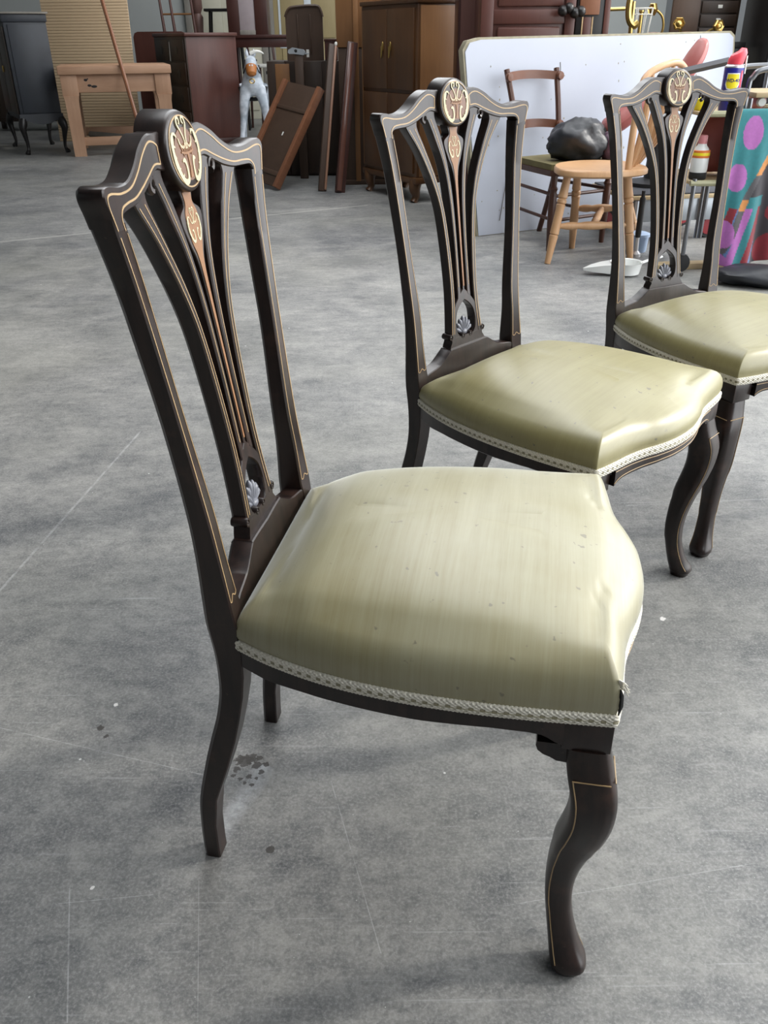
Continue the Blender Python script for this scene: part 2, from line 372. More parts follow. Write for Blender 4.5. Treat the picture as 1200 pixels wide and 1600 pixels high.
def build_chair():
    root = thing('salon_chair', (0, 0, 0), 0, 'x', 'chair', 'ebonised salon chairs with silk seats')
    # --- seat pad
    plan = [(x, -y) for x, y in side_c] + [(x, -y) for x, y in front_c[1:]] + [(x, y) for x, y in front_c[-2::-1]] + [(x, y) for x, y in side_c[-2::-1]]
    nb = 22; plan += [(.079, .171 - .342 * i / nb) for i in range(1, nb)]
    bm = B(); rings = []
    prof = [(-.004, -.006), (0, .002), (-.0028, .011), (-.0022, .021), (.0015, .031), (.009, .040), (.020, .0475), (.034, .0535)]
    def foot(x): return rail_z(x) + .0125
    for d, h in prof:
        L = []
        for x, y in plan:
            c = Vector((min(max(x, .20), .42), 0)); v = c - Vector((x, y)); q = Vector((x, y)) + v.normalized() * d
            back = max(0.0, min(1.0, (x - .075) / .10)); hh = h * (.70 + .30 * back) if h > 0 else h
            L.append(Vector((q.x, q.y, foot(q.x) + hh)))
        rings.append(L)
    last = rings[-1]
    sx = [q[0] for q in side_c]; sy = [q[1] for q in side_c]; fy = [q[1] for q in front_c][::-1]; fx = [q[0] for q in front_c][::-1]
    def crown(x, y):
        ry = min(1, abs(y) / (interp(x, sx, sy) - .036)); xe = interp(abs(y), fy, fx) - .036
        rx = min(1, max(0, (x - .30) / (xe - .30))) if x > .30 else min(1, (.30 - x) / .185)
        back = max(0.0, min(1.0, (x - .075) / .10)); back = back * back * (3 - 2 * back)
        return .0535 * (.70 + .30 * back) + .034 * ((1 - rx * rx) * (1 - ry * ry)) ** .66
    for i in range(len(last)):
        q = last[i]; last[i] = Vector((q.x, q.y, foot(q.x) + crown(q.x, q.y)))
    for t in (.94, .87, .79, .7, .6, .5, .4, .3, .2, .1):
        rings.append([Vector((c.x + (p.x - c.x) * t, p.y * t, 0)) for p in last for c in [Vector((min(max(p.x, .20), .42), 0))]])
        rings[-1] = [Vector((q.x, q.y, foot(q.x) + crown(q.x, q.y))) for q in rings[-1]]
    V = sweep(bm, rings, cap=False)
    mid = bm.verts.new((.31, 0, foot(.31) + crown(.31, 0))); n = len(V[-1])
    for i in range(n): bm.faces.new((V[-1][i], V[-1][(i + 1) % n], mid))
    bm.faces.new(V[0])
    obj('seat_pad', bm, M_silk_pale, root, 80)
    # --- braid
    edge = [(x, -y) for x, y in side_c] + [(x, -y) for x, y in front_c[1:]] + [(x, y) for x, y in front_c[-2::-1]] + [(x, y) for x, y in side_c[-2::-1]]
    fine = []; acc = 0
    for a, b in zip(edge, edge[1:]):
        n_ = max(1, round(math.dist(a, b) / .0016))
        for i in range(n_):
            t = i / n_; fine.append((a[0] + (b[0] - a[0]) * t, a[1] + (b[1] - a[1]) * t, acc + math.dist(a, b) * t))
        acc += math.dist(a, b)
    fine.append((*edge[-1], acc)); bm = B(); uvl = bm.loops.layers.uv.new('UVMap'); loops = []; uvs = {}
    for i, (x, y, s) in enumerate(fine):
        a, b = fine[max(i - 1, 0)], fine[min(i + 1, len(fine) - 1)]
        t = Vector((b[0] - a[0], b[1] - a[1])).normalized(); nr = Vector((t.y, -t.x)); z = rail_z(x)
        wv = .0006 * math.sin(s / .0046 * 2 * PI)
        pr = [(0.0, -.0010 + wv), (.003, .0004 + wv), (.0042, .004), (.0036, .0075), (.0042, .011), (.0032, .0148 + wv), (-.001, .0160 + wv), (-.004, .007)]
        loops.append([Vector((x + nr.x * o, y + nr.y * o, z + h)) for o, h in pr])
    V = sweep(bm, loops)
    for L, (x, y, s) in zip(V, fine):
        for v, vv in zip(L, (0, .06, .27, .5, .72, .94, 1, .5)): uvs[v] = (s / acc * 1.0, vv)
    for f in bm.faces:
        for l in f.loops: l[uvl].uv = uvs[l.vert]
    obj('gimp_braid', bm, M_braid, root, 60)
    # --- frame below the seat
    for s in (-1, 1):
        bm = B(); L = []
        for i, (x, y) in enumerate(side_c):
            if x > .470: break
            a, b = side_c[max(i - 1, 0)], side_c[min(i + 1, len(side_c) - 1)]
            t = Vector((b[0] - a[0], b[1] - a[1])).normalized(); nr = Vector((-t.y, t.x))
            zb = interp(x, [.08, .12, .17, .22, .31, .35, .39, .43, .4475, .457, .47], [.381, .380, .385, .387, .389, .392, .395, .395, .393, .386, .380])
            zt = rail_z(x); o = Vector((x, y)); q = o - nr * .022
            L.append([Vector((o.x, o.y * s, zb + .002)), Vector((o.x, o.y * s, zt)), Vector((q.x, q.y * s, zt)), Vector((q.x, q.y * s, zb)), Vector((o.x - nr.x * .002, (o.y - nr.y * .002) * s, zb))])
        sweep(bm, L); obj('side_rail', bm, M_ebony, root)
        bm = box(B(), .4665, .5195, .188, .2385, .3775, .4178, bev=.0015)
        if s < 0:
            for v in bm.verts: v.co.y *= -1
        obj('corner_block', bm, M_ebony, root)
        bm = B(); prism(bm, [(.475, .3785), (.441, .3785), (.440, .373), (.4425, .366), (.4485, .361), (.456, .358), (.464, .3535), (.476, .3525)], .205 * s, .2325 * s); obj('bracket', bm, M_ebony, root)
        # front leg: a sawn and rounded cabriole on the diagonal
        ZL = [.378, .354, .337, .31, .275, .24, .22, .185, .16, .13, .10, .07, .045, .03, .019, .012, .009, 0]
        SL = [.006, .012, .018, .026, .025, .016, .009, .0, -.0045, -.007, -.005, .002, .011, .0180, .0245, .0265, .0265, .0255]
        HW = [.0235, .0255, .0265, .026, .025, .0245, .0235, .021, .019, .0175, .0168, .0172, .0190, .0212, .0232, .0232, .0218, .0185]
        leg = cr(list(zip(ZL, SL, HW)), 3); bm = B(); L = []; LC = []
        for q in leg:
            z, s_, h = q; cx, cy = .4925 + .64 * s_, (.2125 + .77 * s_) * s; e = 5.0 if z > .2 else (3.4 if z > .09 else 2.6)
            ring = []
            for kk in range(24):
                a = 2 * PI * (kk + .5) / 24; ca, sa = math.cos(a), math.sin(a); rr = h / (abs(ca) ** e + abs(sa) ** e) ** (1 / e)
                ring.append(Vector((cx + rr * ca, cy + rr * sa, z)))
            L.append(ring); LC.append((cx, cy, h, z, e))
        sweep(bm, L); lg = obj('front_leg', bm, M_ebony, root, 50)
        for sx, sy in ((-.80, 1.0), (1.0, -.80)):
            bm = B(); pts = []
            for cx, cy, h, z, e in LC:
                if .018 < z < .345:
                    a = math.atan2(sy, sx); ca, sa = math.cos(a), math.sin(a); rr = h / (abs(ca) ** e + abs(sa) ** e) ** (1 / e)
                    pts.append((cx + rr * ca, cy + rr * sa * s, z))
            tube(bm, pts, .00085, 5)
            pts = [(LC[5][0] + LC[5][2] * (1.0 if sx > 0 else k), LC[5][1] + LC[5][2] * s * (1.0 if sy > .9 else k), .3435) for k in (-.78, -.3, .3, .8)]
            tube(bm, pts, .00085, 5); obj('inlay_line', bm, M_line, lg)
    bm = B(); L = []
    fr = [(x, -y) for x, y in front_c] + [(x, y) for x, y in front_c[-2::-1]]
    def fz(y): return interp(abs(y), [0, .06, .13, .165, .178, .188], [.3985, .3985, .3955, .3935, .3890, .3815])
    for x, y in fr:
        if abs(y) > .1885: continue
        zt = rail_z(x); zb = fz(y); L.append([Vector((x, y, zb)), Vector((x + .0005, y, (zb + zt) / 2)), Vector((x, y, zt)), Vector((x - .022, y, zt)), Vector((x - .022, y, zb))])
    sweep(bm, L); frl = obj('front_rail', bm, M_ebony, root)
    for up in (0, 1):
        bm = B(); tube(bm, [(x + .0004, y, (rail_z(x) - .006) if up else fz(y) + .0045) for x, y in fr if abs(y) < .184], .0009, 5); obj('inlay_line', bm, M_line, frl)
    obj('back_rail', box(B(), .046, .078, -.139, .139, .362, .408, bev=.002), M_ebony, root)
    bm = B(); prism(bm, [(x, y) for x, y in ([(p[0] - .004, -p[1] + .006) for p in side_c[3:]] + [(p[0] - .006, -p[1] + .004) for p in front_c[1:]] + [(p[0] - .006, p[1] - .004) for p in front_c[-2::-1]] + [(p[0] - .004, p[1] - .006) for p in side_c[-2:2:-1]])], .4055, .4080, plane='xy')
    obj('dust_cover', bm, M_under, root)
    # --- back posts with rear legs
    for s in (-1, 1):
        po = obj('back_post', post(s), M_ebony, root, 40)
        bm = B(); zz = [.478, .53, .592, .70, .787, .85, .896]
        o_ = [(interp(z, POST_Z, POST_O) - .0035, z) for z in zz]; i_ = [(interp(z, POST_Z, POST_I) + .0045, z) for z in zz]
        c = (o_[0][0] + i_[0][0]) / 2
        ribbon(bm, mir(o_, s), .0017); obj('inlay_line', bm, M_line, po); bm = B(); ribbon(bm, mir(i_, s), .0013)
        ribbon(bm, mir([o_[0], (c + .008, .4762), (c, .4815), (c - .007, .4765), i_[0]], s), .0012)
        obj('inlay_line', bm, M_line, po)
    # --- crest rail
    bm = B(); P = [((-a[0], a[1]), (-b[0], b[1])) for a, b in CREST[:0:-1]] + CREST
    member(bm, P, .0278, 0, 5); cre = obj('crest_rail', bm, M_ebony, root)
    for s in (-1, 1):
        bm = B(); ribbon(bm, mir([(.0515, .957), (.062, .9615), (.075, .9615), (.095, .953), (.119, .9395), (.145, .930), (.175, .9288), (.203, .9325), (.2145, .931), (.2165, .924), (.2135, .914), (.2095, .902)], s), .0019)
        ribbon(bm, mir([(.0535, .9395), (.070, .9405), (.092, .9330), (.115, .9255), (.140, .9198), (.165, .919), (.182, .917), (.1905, .910), (.1905, .902), (.1893, .899)], s), .0019)
        ribbon(bm, mir([(.0515, .957), (.0525, .948), (.0535, .9395)], s), .0017); obj('inlay_line', bm, M_line, cre)
    for s in (-1, 1):   # little scrolls under the crest beside the inner ribs
        bm = tube(B(), [(XF(.086, .922) - .004, (.0835 + .0065 * math.cos(-PI / 2 + i * .5)) * s, .9235 + .0065 * math.sin(-PI / 2 + i * .5)) for i in range(11)], [.0045 - .0002 * i for i in range(11)], 7)
        obj('scroll', bm, M_ebony, cre)
    # --- medallion
    bm = B(); L = []
    for sc, dx in ((.80, -.031), (1.0, -.027), (1.0, .004), (.965, .0075), (.93, .0085), (.6, None), (.25, None)):
        ring = []
        for k in range(48):
            a = 2 * PI * k / 48; y, z = .046 * sc * math.cos(a), .946 + .0415 * sc * math.sin(a)
            ring.append(Vector((x0(z) + dx if dx is not None else med_front(y, z) - .0005, y, z)))
        L.append(ring)
    sweep(bm, L); med = obj('medallion', bm, M_ebony, root)
    bm = B(); ribbon(bm, [(.0395 * math.cos(a), .946 + .0355 * math.sin(a)) for a in [2 * PI * i / 40 for i in range(41)]], .0015, 0, med_front, 1); obj('inlay_line', bm, M_line, med)
    bm = B(); L = [[Vector((med_front(y, z) + h, y, z)) for y, z in ((.030 * k * math.cos(a), .9435 + .0265 * k * math.sin(a) + .0) for a in [2 * PI * i / 32 for i in range(32)])] for k, h in ((1, -.0006), (1, .0003), (.5, .0003), (.1, .0003))]
    sweep(bm, L); obj('walnut_ground', bm, M_walnut, med)
    def scrolls(bm, sc, zc, front, zs=1.0):
        for s in (-1, 1):
            def R(pts, ws): ribbon(bm, [(p[0] * sc * s, zc + p[1] * sc * zs) for p in pts], [q * sc for q in ws], .0006, front, 4)
            # outer acanthus C-scroll, top heart scroll, bottom leaf
            R([(-18, 14), (-20, 17), (-24, 17), (-27.5, 12), (-29.5, 3), (-28, -8), (-23, -18), (-16, -24.5), (-10, -24), (-8, -19), (-8.5, -11), (-11, -6), (-15, -7)], [1.5, 2.5, 2.5, 5.5, 4, 5.5, 4.5, 5.5, 4.5, 3.5, 3, 4, 1.5])
            R([(-29, 0), (-26, -3)], [3, .6]); R([(-26, -12), (-22, -12)], [3, .6]); R([(-20, -21), (-17, -17)], [3, .6]); R([(-28, 8), (-24, 6)], [3, .6])
            R([(-1, 3), (-2.5, 12), (-6, 19), (-9.5, 24), (-8, 29), (-4, 29.5), (-3, 26), (-5, 24)], [1.6, 2, 2, 2.2, 2.4, 2, 2, 1.5])
            R([(-2, 8), (-7, 4.5), (-13, 7.5), (-15, 13)], [1.2, 2, 2, 1.2])
    bm = B(); scrolls(bm, .00115, .9455, med_front); obj('marquetry', bm, M_cream, med, kind='stuff')
    bm = B()
    for y in (-.014, -.009, -.0045, 0, .0045, .009, .014): ribbon(bm, [(y * .7, .945 - abs(y) * .2), (y, .951), (y * 1.15, .9555 - abs(y) * .12)], [.0012, .0022, .0008], .0006, med_front, 3)
    ribbon(bm, [(0, .920), (0, .932), (0, .946)], [.008, .003, .005], .0006, med_front, 3); ribbon(bm, [(-.016, .9465), (0, .9445), (.016, .9465)], .002, .0006, med_front, 3)
    obj('vase_motif', bm, M_orange, med, kind='stuff')
    # --- splat: pierced arch and base, with ribs
    D = .022; OF = -.002
    bm = B()
    for s in (-1, 1):
        fr_ = [((0, .606), (0, .582)), ((.012, .597), (.0085, .577)), ((.022, .587), (.0175, .570)), ((.033, .574), (.025, .561)), ((.036, .56), (.0295, .549)), ((.038, .54), (.0305, .537)), ((.0395, .522), (.028, .521)), ((.040, .508), (.019, .5105))]
        member(bm, [((a[0] * s, a[1]), (b[0] * s, b[1])) for a, b in fr_], D, OF - .0005, 4)
    bp = [((-.0575, .4925), (.0575, .4925)), ((-.0545, .499), (.0545, .499)), ((-.0500, .505), (.0500, .505)), ((-.0495, .5095), (.0495, .5095)), ((-.048, .512), (.048, .512))]
    L = []
    for a, b in bp:
        n_ = 9; f_ = [(XF(a[0] + (b[0] - a[0]) * i / n_, a[1]) + OF, a[0] + (b[0] - a[0]) * i / n_, a[1]) for i in range(n_ + 1)]
        L.append([Vector(p) for p in f_] + [Vector((p[0] - D, p[1], p[2])) for p in f_[::-1]])
    sweep(bm, L); sp = obj('splat', bm, M_ebony, root)
    for s in (-1, 1):
        for yc, zc, r in ((.0525, .5155, .0065), (.0125, .511, .006)):
            MM = Matrix.Translation((XF(yc, zc) + OF - D + .001, yc * s, zc)) @ Matrix.Rotation(PI / 2, 4, 'Y')
            bm = B(); lathe(bm, [(r * .9, 0), (r, .002), (r, D - .002), (r * .85, D), (r * .6, D), (r * .5, D - .0015), (r * .3, D - .0008), (.0005, D + .0002)], 16, MM); obj('scroll', bm, M_ebony, sp)
    for nm, prs, t_ in (('rib', OUTR, .35), ('rib', INNR, .4)):
        for s in (-1, 1):
            bm = B(); member(bm, [((a[0] * s, a[1]), (b[0] * s, b[1])) for a, b in prs], D, OF, 5); obj(nm, bm, M_ebony, sp)
    for s in (-1, 1):
        for prs, ts in ((OUTR, (.22, .72)), (INNR, (.4,))):
            for t_ in ts: obj('inlay_line', ribbon(B(), [((a[0] + (b[0] - a[0]) * t_) * s, a[1] + (b[1] - a[1]) * t_) for a, b in prs[1:-1]], .0013, OF, XF, 5), M_line, sp)
    bm = B(); member(bm, [((-w_, z), (w_, z)) for w_, z in VASE], D, OF - .0003, 5, c=.001); obj('vase_bar', bm, M_ebony, sp)
    bm = B(); ribbon(bm, [(0, .905), (0, .893), (0, .880), (0, .855), (0, .836), (0, .81), (0, .75), (0, .61)], [.024, .020, .034, .030, .014, .008, .0055, .004], OF, XF, 5); obj('satinwood_panel', bm, M_orange, sp)
    bm = B(); scrolls(bm, .00056, .8685, lambda y, z: XF(y, z) + OF, 1.15); obj('marquetry', bm, M_cream, sp, kind='stuff')
    bm = B()
    for i in range(7):
        a = (i - 3) * .36; ln = .036 - abs(i - 3) * .0025; b0 = Vector((0, .512)); dr = Vector((math.sin(a), math.cos(a)))
        pts = [b0 + dr * ln * t for t in (.15, .4, .65, .85, 1)]; tube(bm, [(XF(p.x, p.y) - .011, p.x, p.y) for p in pts], [.0018, .0032, .0045, .0047, .0015], 8)
    ellipsoid(bm, (XF(0, .516) - .010, 0, .516), (.006, .010, .006)); obj('shell', bm, M_shell, sp)
    # --- shoe rail
    SH = [((-.148, .462), (-.148, .40)), ((-.138, .4645), (-.138, .40)), ((-.104, .4705), (-.104, .40)), ((-.085, .479), (-.085, .40)), ((-.072, .487), (-.072, .40)), ((-.062, .4925), (-.062, .40)), ((-.055, .494), (-.055, .40))]
    SH += [((0, .494), (0, .40))] + [((-a[0], a[1]), (-b[0], b[1])) for a, b in SH[::-1]]
    bm = B(); member(bm, SH, .030, .0, 4, front=lambda y, z: XF(y, z) + .005 * max(0, 1 - abs(y) / .13)); obj('shoe_rail', bm, M_ebony, root)
    return root

c1 = build_chair()
CH = [((-.2248, .9945, 0), -.1873), ((.1315, 1.7650, 0), -.7522), ((.6960, 2.2257, 0), -1.0749)]
c1.location = CH[0][0]; c1.rotation_euler = (0, 0, CH[0][1])
c1['label'] = 'ebonised salon chair with faded silvery-green silk seat and torn front corner'
c2 = dup(c1, CH[1][0], CH[1][1], 'ebonised salon chair with glossy olive silk seat between the other two salon chairs')
c3 = dup(c1, CH[2][0], CH[2][1], 'ebonised salon chair with olive seat standing nearest the trolley and spray can')
for c in (c2, c3):
    for o in c.children:
        if o.name.startswith('seat_pad'):
            o.material_slots[0].link = 'OBJECT'; o.material_slots[0].material = M_silk_olive
# frayed threads and slit only on the torn seat
bm = B()
for i in range(7):
    a = -.5 + i * .17; p = Vector((.5165, -.2320, .468 + .0012 * i))
    tube(bm, [p, p + Vector((.006, -.003, -.002 + .002 * a)), p + Vector((.011 + .002 * math.sin(i * 3), -.004 + .003 * a, -.008 + .004 * math.cos(i * 2)))], [.0009, .0006, .0003], 5)
o = obj('torn_threads', bm, M_braid, c1); o['kind'] = 'stuff'
bm = tube(B(), [(.5205, -.2385, .434), (.5212, -.2385, .448), (.5205, -.2375, .460), (.5190, -.2362, .467)], [.0008, .0028, .0026, .0006], 6); obj('tear', bm, M_under, c1)

for o in c1.children:
    if o.name.startswith('seat_pad'): o.scale.z = 1.17; o.location.z = .4225 * (1 - 1.17)

# ------------------------------------------------------------------ materials of the stored furniture
M_pine = wood('worn pine', (.33, .18, .105), (.50, .31, .20), 'x', 10, .55)
M_pinez = wood('worn pine upright', (.33, .18, .105), (.50, .31, .20), 'z', 10, .55)
M_mahog = wood('red mahogany', (.062, .022, .017), (.115, .042, .031), 'z', 6, .38)
M_mahogd = wood('dark mahogany', (.030, .011, .009), (.065, .022, .016), 'z', 6, .38)
M_oakd = wood('dark stained oak', (.020, .012, .008), (.048, .028, .018), 'z', 8, .45)
M_brown = wood('brown oak panel', (.050, .028, .018), (.085, .05, .032), 'z', 6, .5)
M_walc = wood('golden walnut', (.06, .026, .011), (.13, .058, .022), 'z', 5, .36)
M_honey = wood('honey wood', (.17, .075, .028), (.27, .13, .05), 'z', 6, .42)
M_redoak = wood('chestnut edge', (.16, .062, .03), (.26, .11, .055), 'z', 10, .45)
M_windsor = wood('pale beech', (.42, .23, .11), (.60, .37, .20), 'z', 9, .42)
M_ladder = wood('dark chair beech', (.045, .016, .010), (.10, .038, .022), 'z', 9, .38)
M_ladrail = wood('chestnut chair rail', (.10, .034, .017), (.17, .065, .032), 'x', 9, .35)
M_blue = plain('blue black scuffed paint', (.020, .024, .032), .45, var=.5, scale=5)
M_blackw = plain('black lacquer', (.008, .007, .007), .4)
M_slat = plain('buff tambour slat', (.58, .43, .27), .6, var=.12, scale=2.5)
M_canvas = plain('dark canvas backing', (.10, .075, .05), .9)
M_brass = plain('tarnished brass', (.55, .38, .13), .32, 1.0, var=.3, scale=30)
M_steel = plain('grey tube steel', (.16, .165, .175), .3, .8, var=.2, scale=20)
M_galv = plain('galvanised sheet', (.33, .36, .39), .4, .6, var=.15, scale=6)
M_white = plain('white chipped paint', (.45, .48, .555), .62, var=.05, scale=3, bump=.1)
M_chip = plain('bare board edge', (.30, .27, .19), .8, var=.4, scale=25)
M_cream = plain('cream door paint', (.52, .50, .40), .6, var=.08)
M_ochre = wood('ochre grained paint', (.27, .21, .10), (.36, .29, .15), 'z', 5, .6)
M_ivory = plain('ivory plastic', (.72, .71, .66), .4)
M_glassy = plain('bright window strip', (.62, .68, .72), .3)
M_olive = plain('olive seat cloth', (.15, .125, .05), .8, var=.3, scale=20)
M_bag = plain('black nylon', (.017, .019, .024), .45, var=.4, scale=11, bump=1.0)
M_salmon = plain('salmon leather', (.36, .105, .095), .42, var=.2, scale=14)
M_plank = wood('raw plank', (.36, .27, .15), (.52, .41, .25), 'x', 8, .65)
M_oliverod = plain('olive painted bar', (.30, .29, .18), .55)
M_rubber = plain('black rubber', (.012, .012, .013), .6)
M_red = plain('red wheel paint', (.30, .02, .03), .45)
M_enam = plain('white enamel', (.75, .76, .74), .25, var=.04)
M_bluepl = plain('pale blue plastic', (.40, .52, .72), .35, var=.08)
M_capred = plain('red cap plastic', (.75, .06, .09), .38, var=.05)
M_canblue = plain('deep blue can print', (.015, .018, .24), .3, var=.08)
M_yellow = plain('yellow print', (.85, .68, .02), .35, var=.03)
M_print = plain('white print', (.8, .8, .85), .4, var=.03)
M_navy = plain('navy print', (.012, .012, .12), .35, var=.03)
M_pink = plain('pink plastic', (.62, .24, .25), .4)
M_alu = plain('bare aluminium', (.7, .7, .72), .3, .9)
M_grey = plain('grey casting', (.40, .43, .46), .42, .4)
M_horse = NT('grey dapple paint')
_v = M_horse.coords(); _n = M_horse.noise(_v, 9, 4)
M_horse = M_horse.set(Base_Color=M_horse.mix(M_horse.ramp(_n, .4, .62), (.36, .41, .47), (.66, .70, .76)), Roughness=.5)
M_tan = plain('tan leather', (.36, .13, .03), .5)
M_led = wood('grey weathered wood', (.16, .15, .13), (.27, .25, .22), 'z', 8, .7)
M_tag = plain('white paper', (.8, .8, .76), .7, var=.02)

def part(name, mat, root, fn, ang=40):
    bm = B(); fn(bm); return obj(name, bm, mat, root, ang)
def bx(name, mat, root, *a, bev=.004, M=None): return obj(name, box(B(), *a, bev=bev, M=M), mat, root)

# ------------------------------------------------------------------ left: cabinet on cabriole stand
r = thing('cabinet_on_stand', (-3.795, 9.808, 0), math.radians(28.6), 'blue-black scuffed cabinet on a stand with dark cabriole legs', 'cabinet')
w, d = .44, 1.0
bx('body', M_blue, r, .012, w - .012, .012, d, .335, 1.25)
bx('side_panel', M_blue, r, .045, w - .022, -.001, .013, .40, 1.215, bev=.003)
bx('top_rail', M_blue, r, .0, w, .0, d, 1.235, 1.305, bev=.006)
bx('cabinet_top', M_led, r, -.02, w + .02, -.02, d, 1.306, 1.325, bev=.006)
for y0, y1 in ((.06, .50), (.53, .97)):
    dr = bx('door', M_oakd, r, -.006, .012, y0, y1, .39, 1.2); bx('handle', M_brass, dr, -.022, -.006, y1 - .05, y1 - .035, .78, .84)
part('apron', M_blue, r, lambda bm: prism(bm, [(0, .39), (w, .39), (w, .335), (.36, .325), (.31, .30), (.22, .285), (.13, .30), (.08, .325), (0, .335)], .0, .02))
for x, y in ((.03, .03), (w - .03, .03), (.03, d - .05), (w - .03, d - .05)):
    sx = -1 if x < .2 else 1; sy = -1 if y < .4 else 1
    part('leg', M_blackw, r, lambda bm: tube(bm, cr([(x, y, .345), (x + .012 * sx, y + .012 * sy, .30), (x + .022 * sx, y + .022 * sy, .25), (x + .008 * sx, y + .008 * sy, .15), (x - .0 * sx, y, .06), (x + .016 * sx, y + .016 * sy, .018), (x + .022 * sx, y + .022 * sy, 0)], 3), [.040, .042, .044, .045, .044, .040, .036, .030, .026, .022, .018, .017, .016, .018, .022, .027, .030, .026, .022][:19], 10))

# dark chair at the edge of the frame, left of the cabinet
def simple_chair(name, loc, rz, label, mw, ms, sw=.42, sd=.40, sh=.45, H=.92):
    r = thing(name, loc, rz, label, 'chair')
    bx('seat', ms, r, -sw / 2, sw / 2, -sd / 2, sd / 2, sh - .05, sh, bev=.012)
    for sx in (-1, 1):
        part('leg', mw, r, lambda bm: tube(bm, cr([(sx * (sw / 2 - .03), -sd / 2 + .03, sh - .04), (sx * (sw / 2 - .025), -sd / 2 + .02, .22), (sx * (sw / 2 - .02), -sd / 2 - .0, 0)], 3), .018, 8))
        part('leg', mw, r, lambda bm: tube(bm, cr([(sx * (sw / 2 - .03), sd / 2 - .02, sh - .04), (sx * (sw / 2 - .025), sd / 2 + .0, .22), (sx * (sw / 2 - .02), sd / 2 + .05, 0)], 3), .018, 8))
        part('back_post', mw, r, lambda bm: tube(bm, cr([(sx * (sw / 2 - .03), sd / 2 - .02, sh - .02), (sx * (sw / 2 - .025), sd / 2 + .02, sh + .25), (sx * (sw / 2 - .01), sd / 2 + .08, H)], 3), .017, 8))
    for z in (sh + .2, H - .04):
        yb = sd / 2 + .0 + .08 * (z - sh) / (H - sh)
        part('back_rail', mw, r, lambda bm: tube(bm, cr([(-sw / 2 + .02, yb, z), (0, yb + .03, z + .01), (sw / 2 - .02, yb, z)], 4), .02, 8, flat=.5))
    return r
simple_chair('dining_chair', (-4.78, 10.95, 0), .3, 'dark chair with rust red seat, mostly hidden left of the blue-black cabinet', M_oakd, wood('rust red seat', (.16, .05, .025), (.22, .08, .04), 'x', 8, .5))

# old sideboard in the shade behind the cabinet and the table
r = thing('sideboard', (-4.35, 12.6, 0), 0, 'low dark sideboard in shade behind the blue-black cabinet and pine table', 'sideboard')
bx('body', M_oakd, r, -1.0, .9, 0, .5, .12, .78); bx('worktop', M_oakd, r, -1.03, .93, -.02, .52, .78, .81)
for i in range(3):
    q = bx('door', M_oakd, r, -.96 + i * .62, -.38 + i * .62, -.015, 0, .17, .74); bx('handle', M_brass, q, -.42 + i * .62, -.40 + i * .62, -.03, -.015, .44, .5)
for x in (-.94, .84):
    for y in (.05, .45): bx('leg', M_oakd, r, x - .03, x + .03, y - .03, y + .03, 0, .12)
# curved chair back standing on the sideboard
r = thing('balloon_back_chair', (-4.02, 12.78, .8105), .1, 'small dark balloon back chair standing on the sideboard behind the buff panel', 'chair')
part('back_hoop', M_mahogd, r, lambda bm: tube(bm, cr([(-.15, .12, .36), (-.17, .14, .52), (-.155, .16, .70), (-.08, .18, .82), (0, .18, .84), (.08, .18, .82), (.155, .16, .70), (.17, .14, .52), (.15, .12, .36)], 5), .02, 8))
part('back_rail', M_mahogd, r, lambda bm: tube(bm, [(-.16, .14, .56), (0, .15, .54), (.16, .14, .56)], .018, 8))
bx('seat', M_mahogd, r, -.2, .2, -.2, .16, .34, .38, bev=.015)
for sx in (-.16, .16):
    for sy in (-.16, .12): part('leg', M_mahogd, r, lambda bm: tube(bm, [(sx, sy, .35), (sx * 1.08, sy * 1.08, 0)], [.02, .014], 8))

# ------------------------------------------------------------------ pine table, tambour panel, pole
r = thing('pine_table', (-2.705, 9.726, 0), .28, 'sturdy worn pine kitchen table with thick top and stretchers', 'table')
bx('table_top', M_pine, r, -.56, .56, -.03, 1.0, .765, .845, bev=.01)
bx('apron', M_pine, r, -.43, .43, .02, .045, .60, .765); bx('apron', M_pine, r, -.43, .43, 0.90, 0.925, .60, .765)
bx('apron', M_pine, r, -.50, -.475, .13, .84, .60, .765); bx('apron', M_pine, r, .475, .50, .13, .84, .60, .765)
for x in (-.465, .465):
    for y in (.065, .905):
        part('leg', M_pinez, r, lambda bm: (box(bm, x - .08, x + .08, y - .065, y + .065, .57, .765, bev=.004), sweep(bm, [[Vector((x + a * h, y + b * h, z)) for a, b in ((-1, -1), (1, -1), (1, 1), (-1, 1))] for z, h in ((.572, .075), (.52, .066), (.0, .060))])))
bx('stretcher', M_pine, r, -.41, .41, .03, .10, .10, .18); bx('stretcher', M_pine, r, -.41, .41, .87, .94, .13, .21)
part('stretcher', M_led, r, lambda bm: tube(bm, [(-.36, .85, .14), (.40, .16, .11)], .035, 4))
part('table_stain', M_blackw, r, lambda bm: [ellipsoid(bm, (-.30 + a, .0195, .715 + b), (c, .001, e)) for a, b, c, e in ((0, 0, .018, .012), (.03, -.05, .02, .012), (.075, -.06, .03, .012), (.02, .01, .008, .006))])['kind'] = 'stuff'

r = thing('tambour_panel', (-3.40, 11.2, 0), 0, 'tall buff panel of narrow slats leaning behind the pine table', 'panel')
TL = T(0, 0, 0) @ Matrix.Rotation(-.10, 4, 'X')
bx('backing', M_canvas, r, -.49, .49, .012, .022, .0, 1.86, M=TL)
sl0 = None
for i in range(60):
    if sl0 is None:
        sl0 = obj('slat', box(B(), -.5, .5, -.008, .012, .0008, .0292, bev=.0022), M_slat, r); o = sl0
    else:
        o = sl0.copy(); COL.objects.link(o); o.parent = r
    o.matrix_local = TL @ T(0, 0, .031 * i)
tag(obj('long_pole', tube(B(), cr([(-2.249, 8.854, 0), (-2.432, 9.26, .414), (-2.614, 9.665, .828), (-2.814, 10.11, 1.283), (-3.02, 10.57, 1.75)], 3), .020, 8), M_redoak), 'long brown wooden pole leaning on the front edge of the pine table', 'pole')

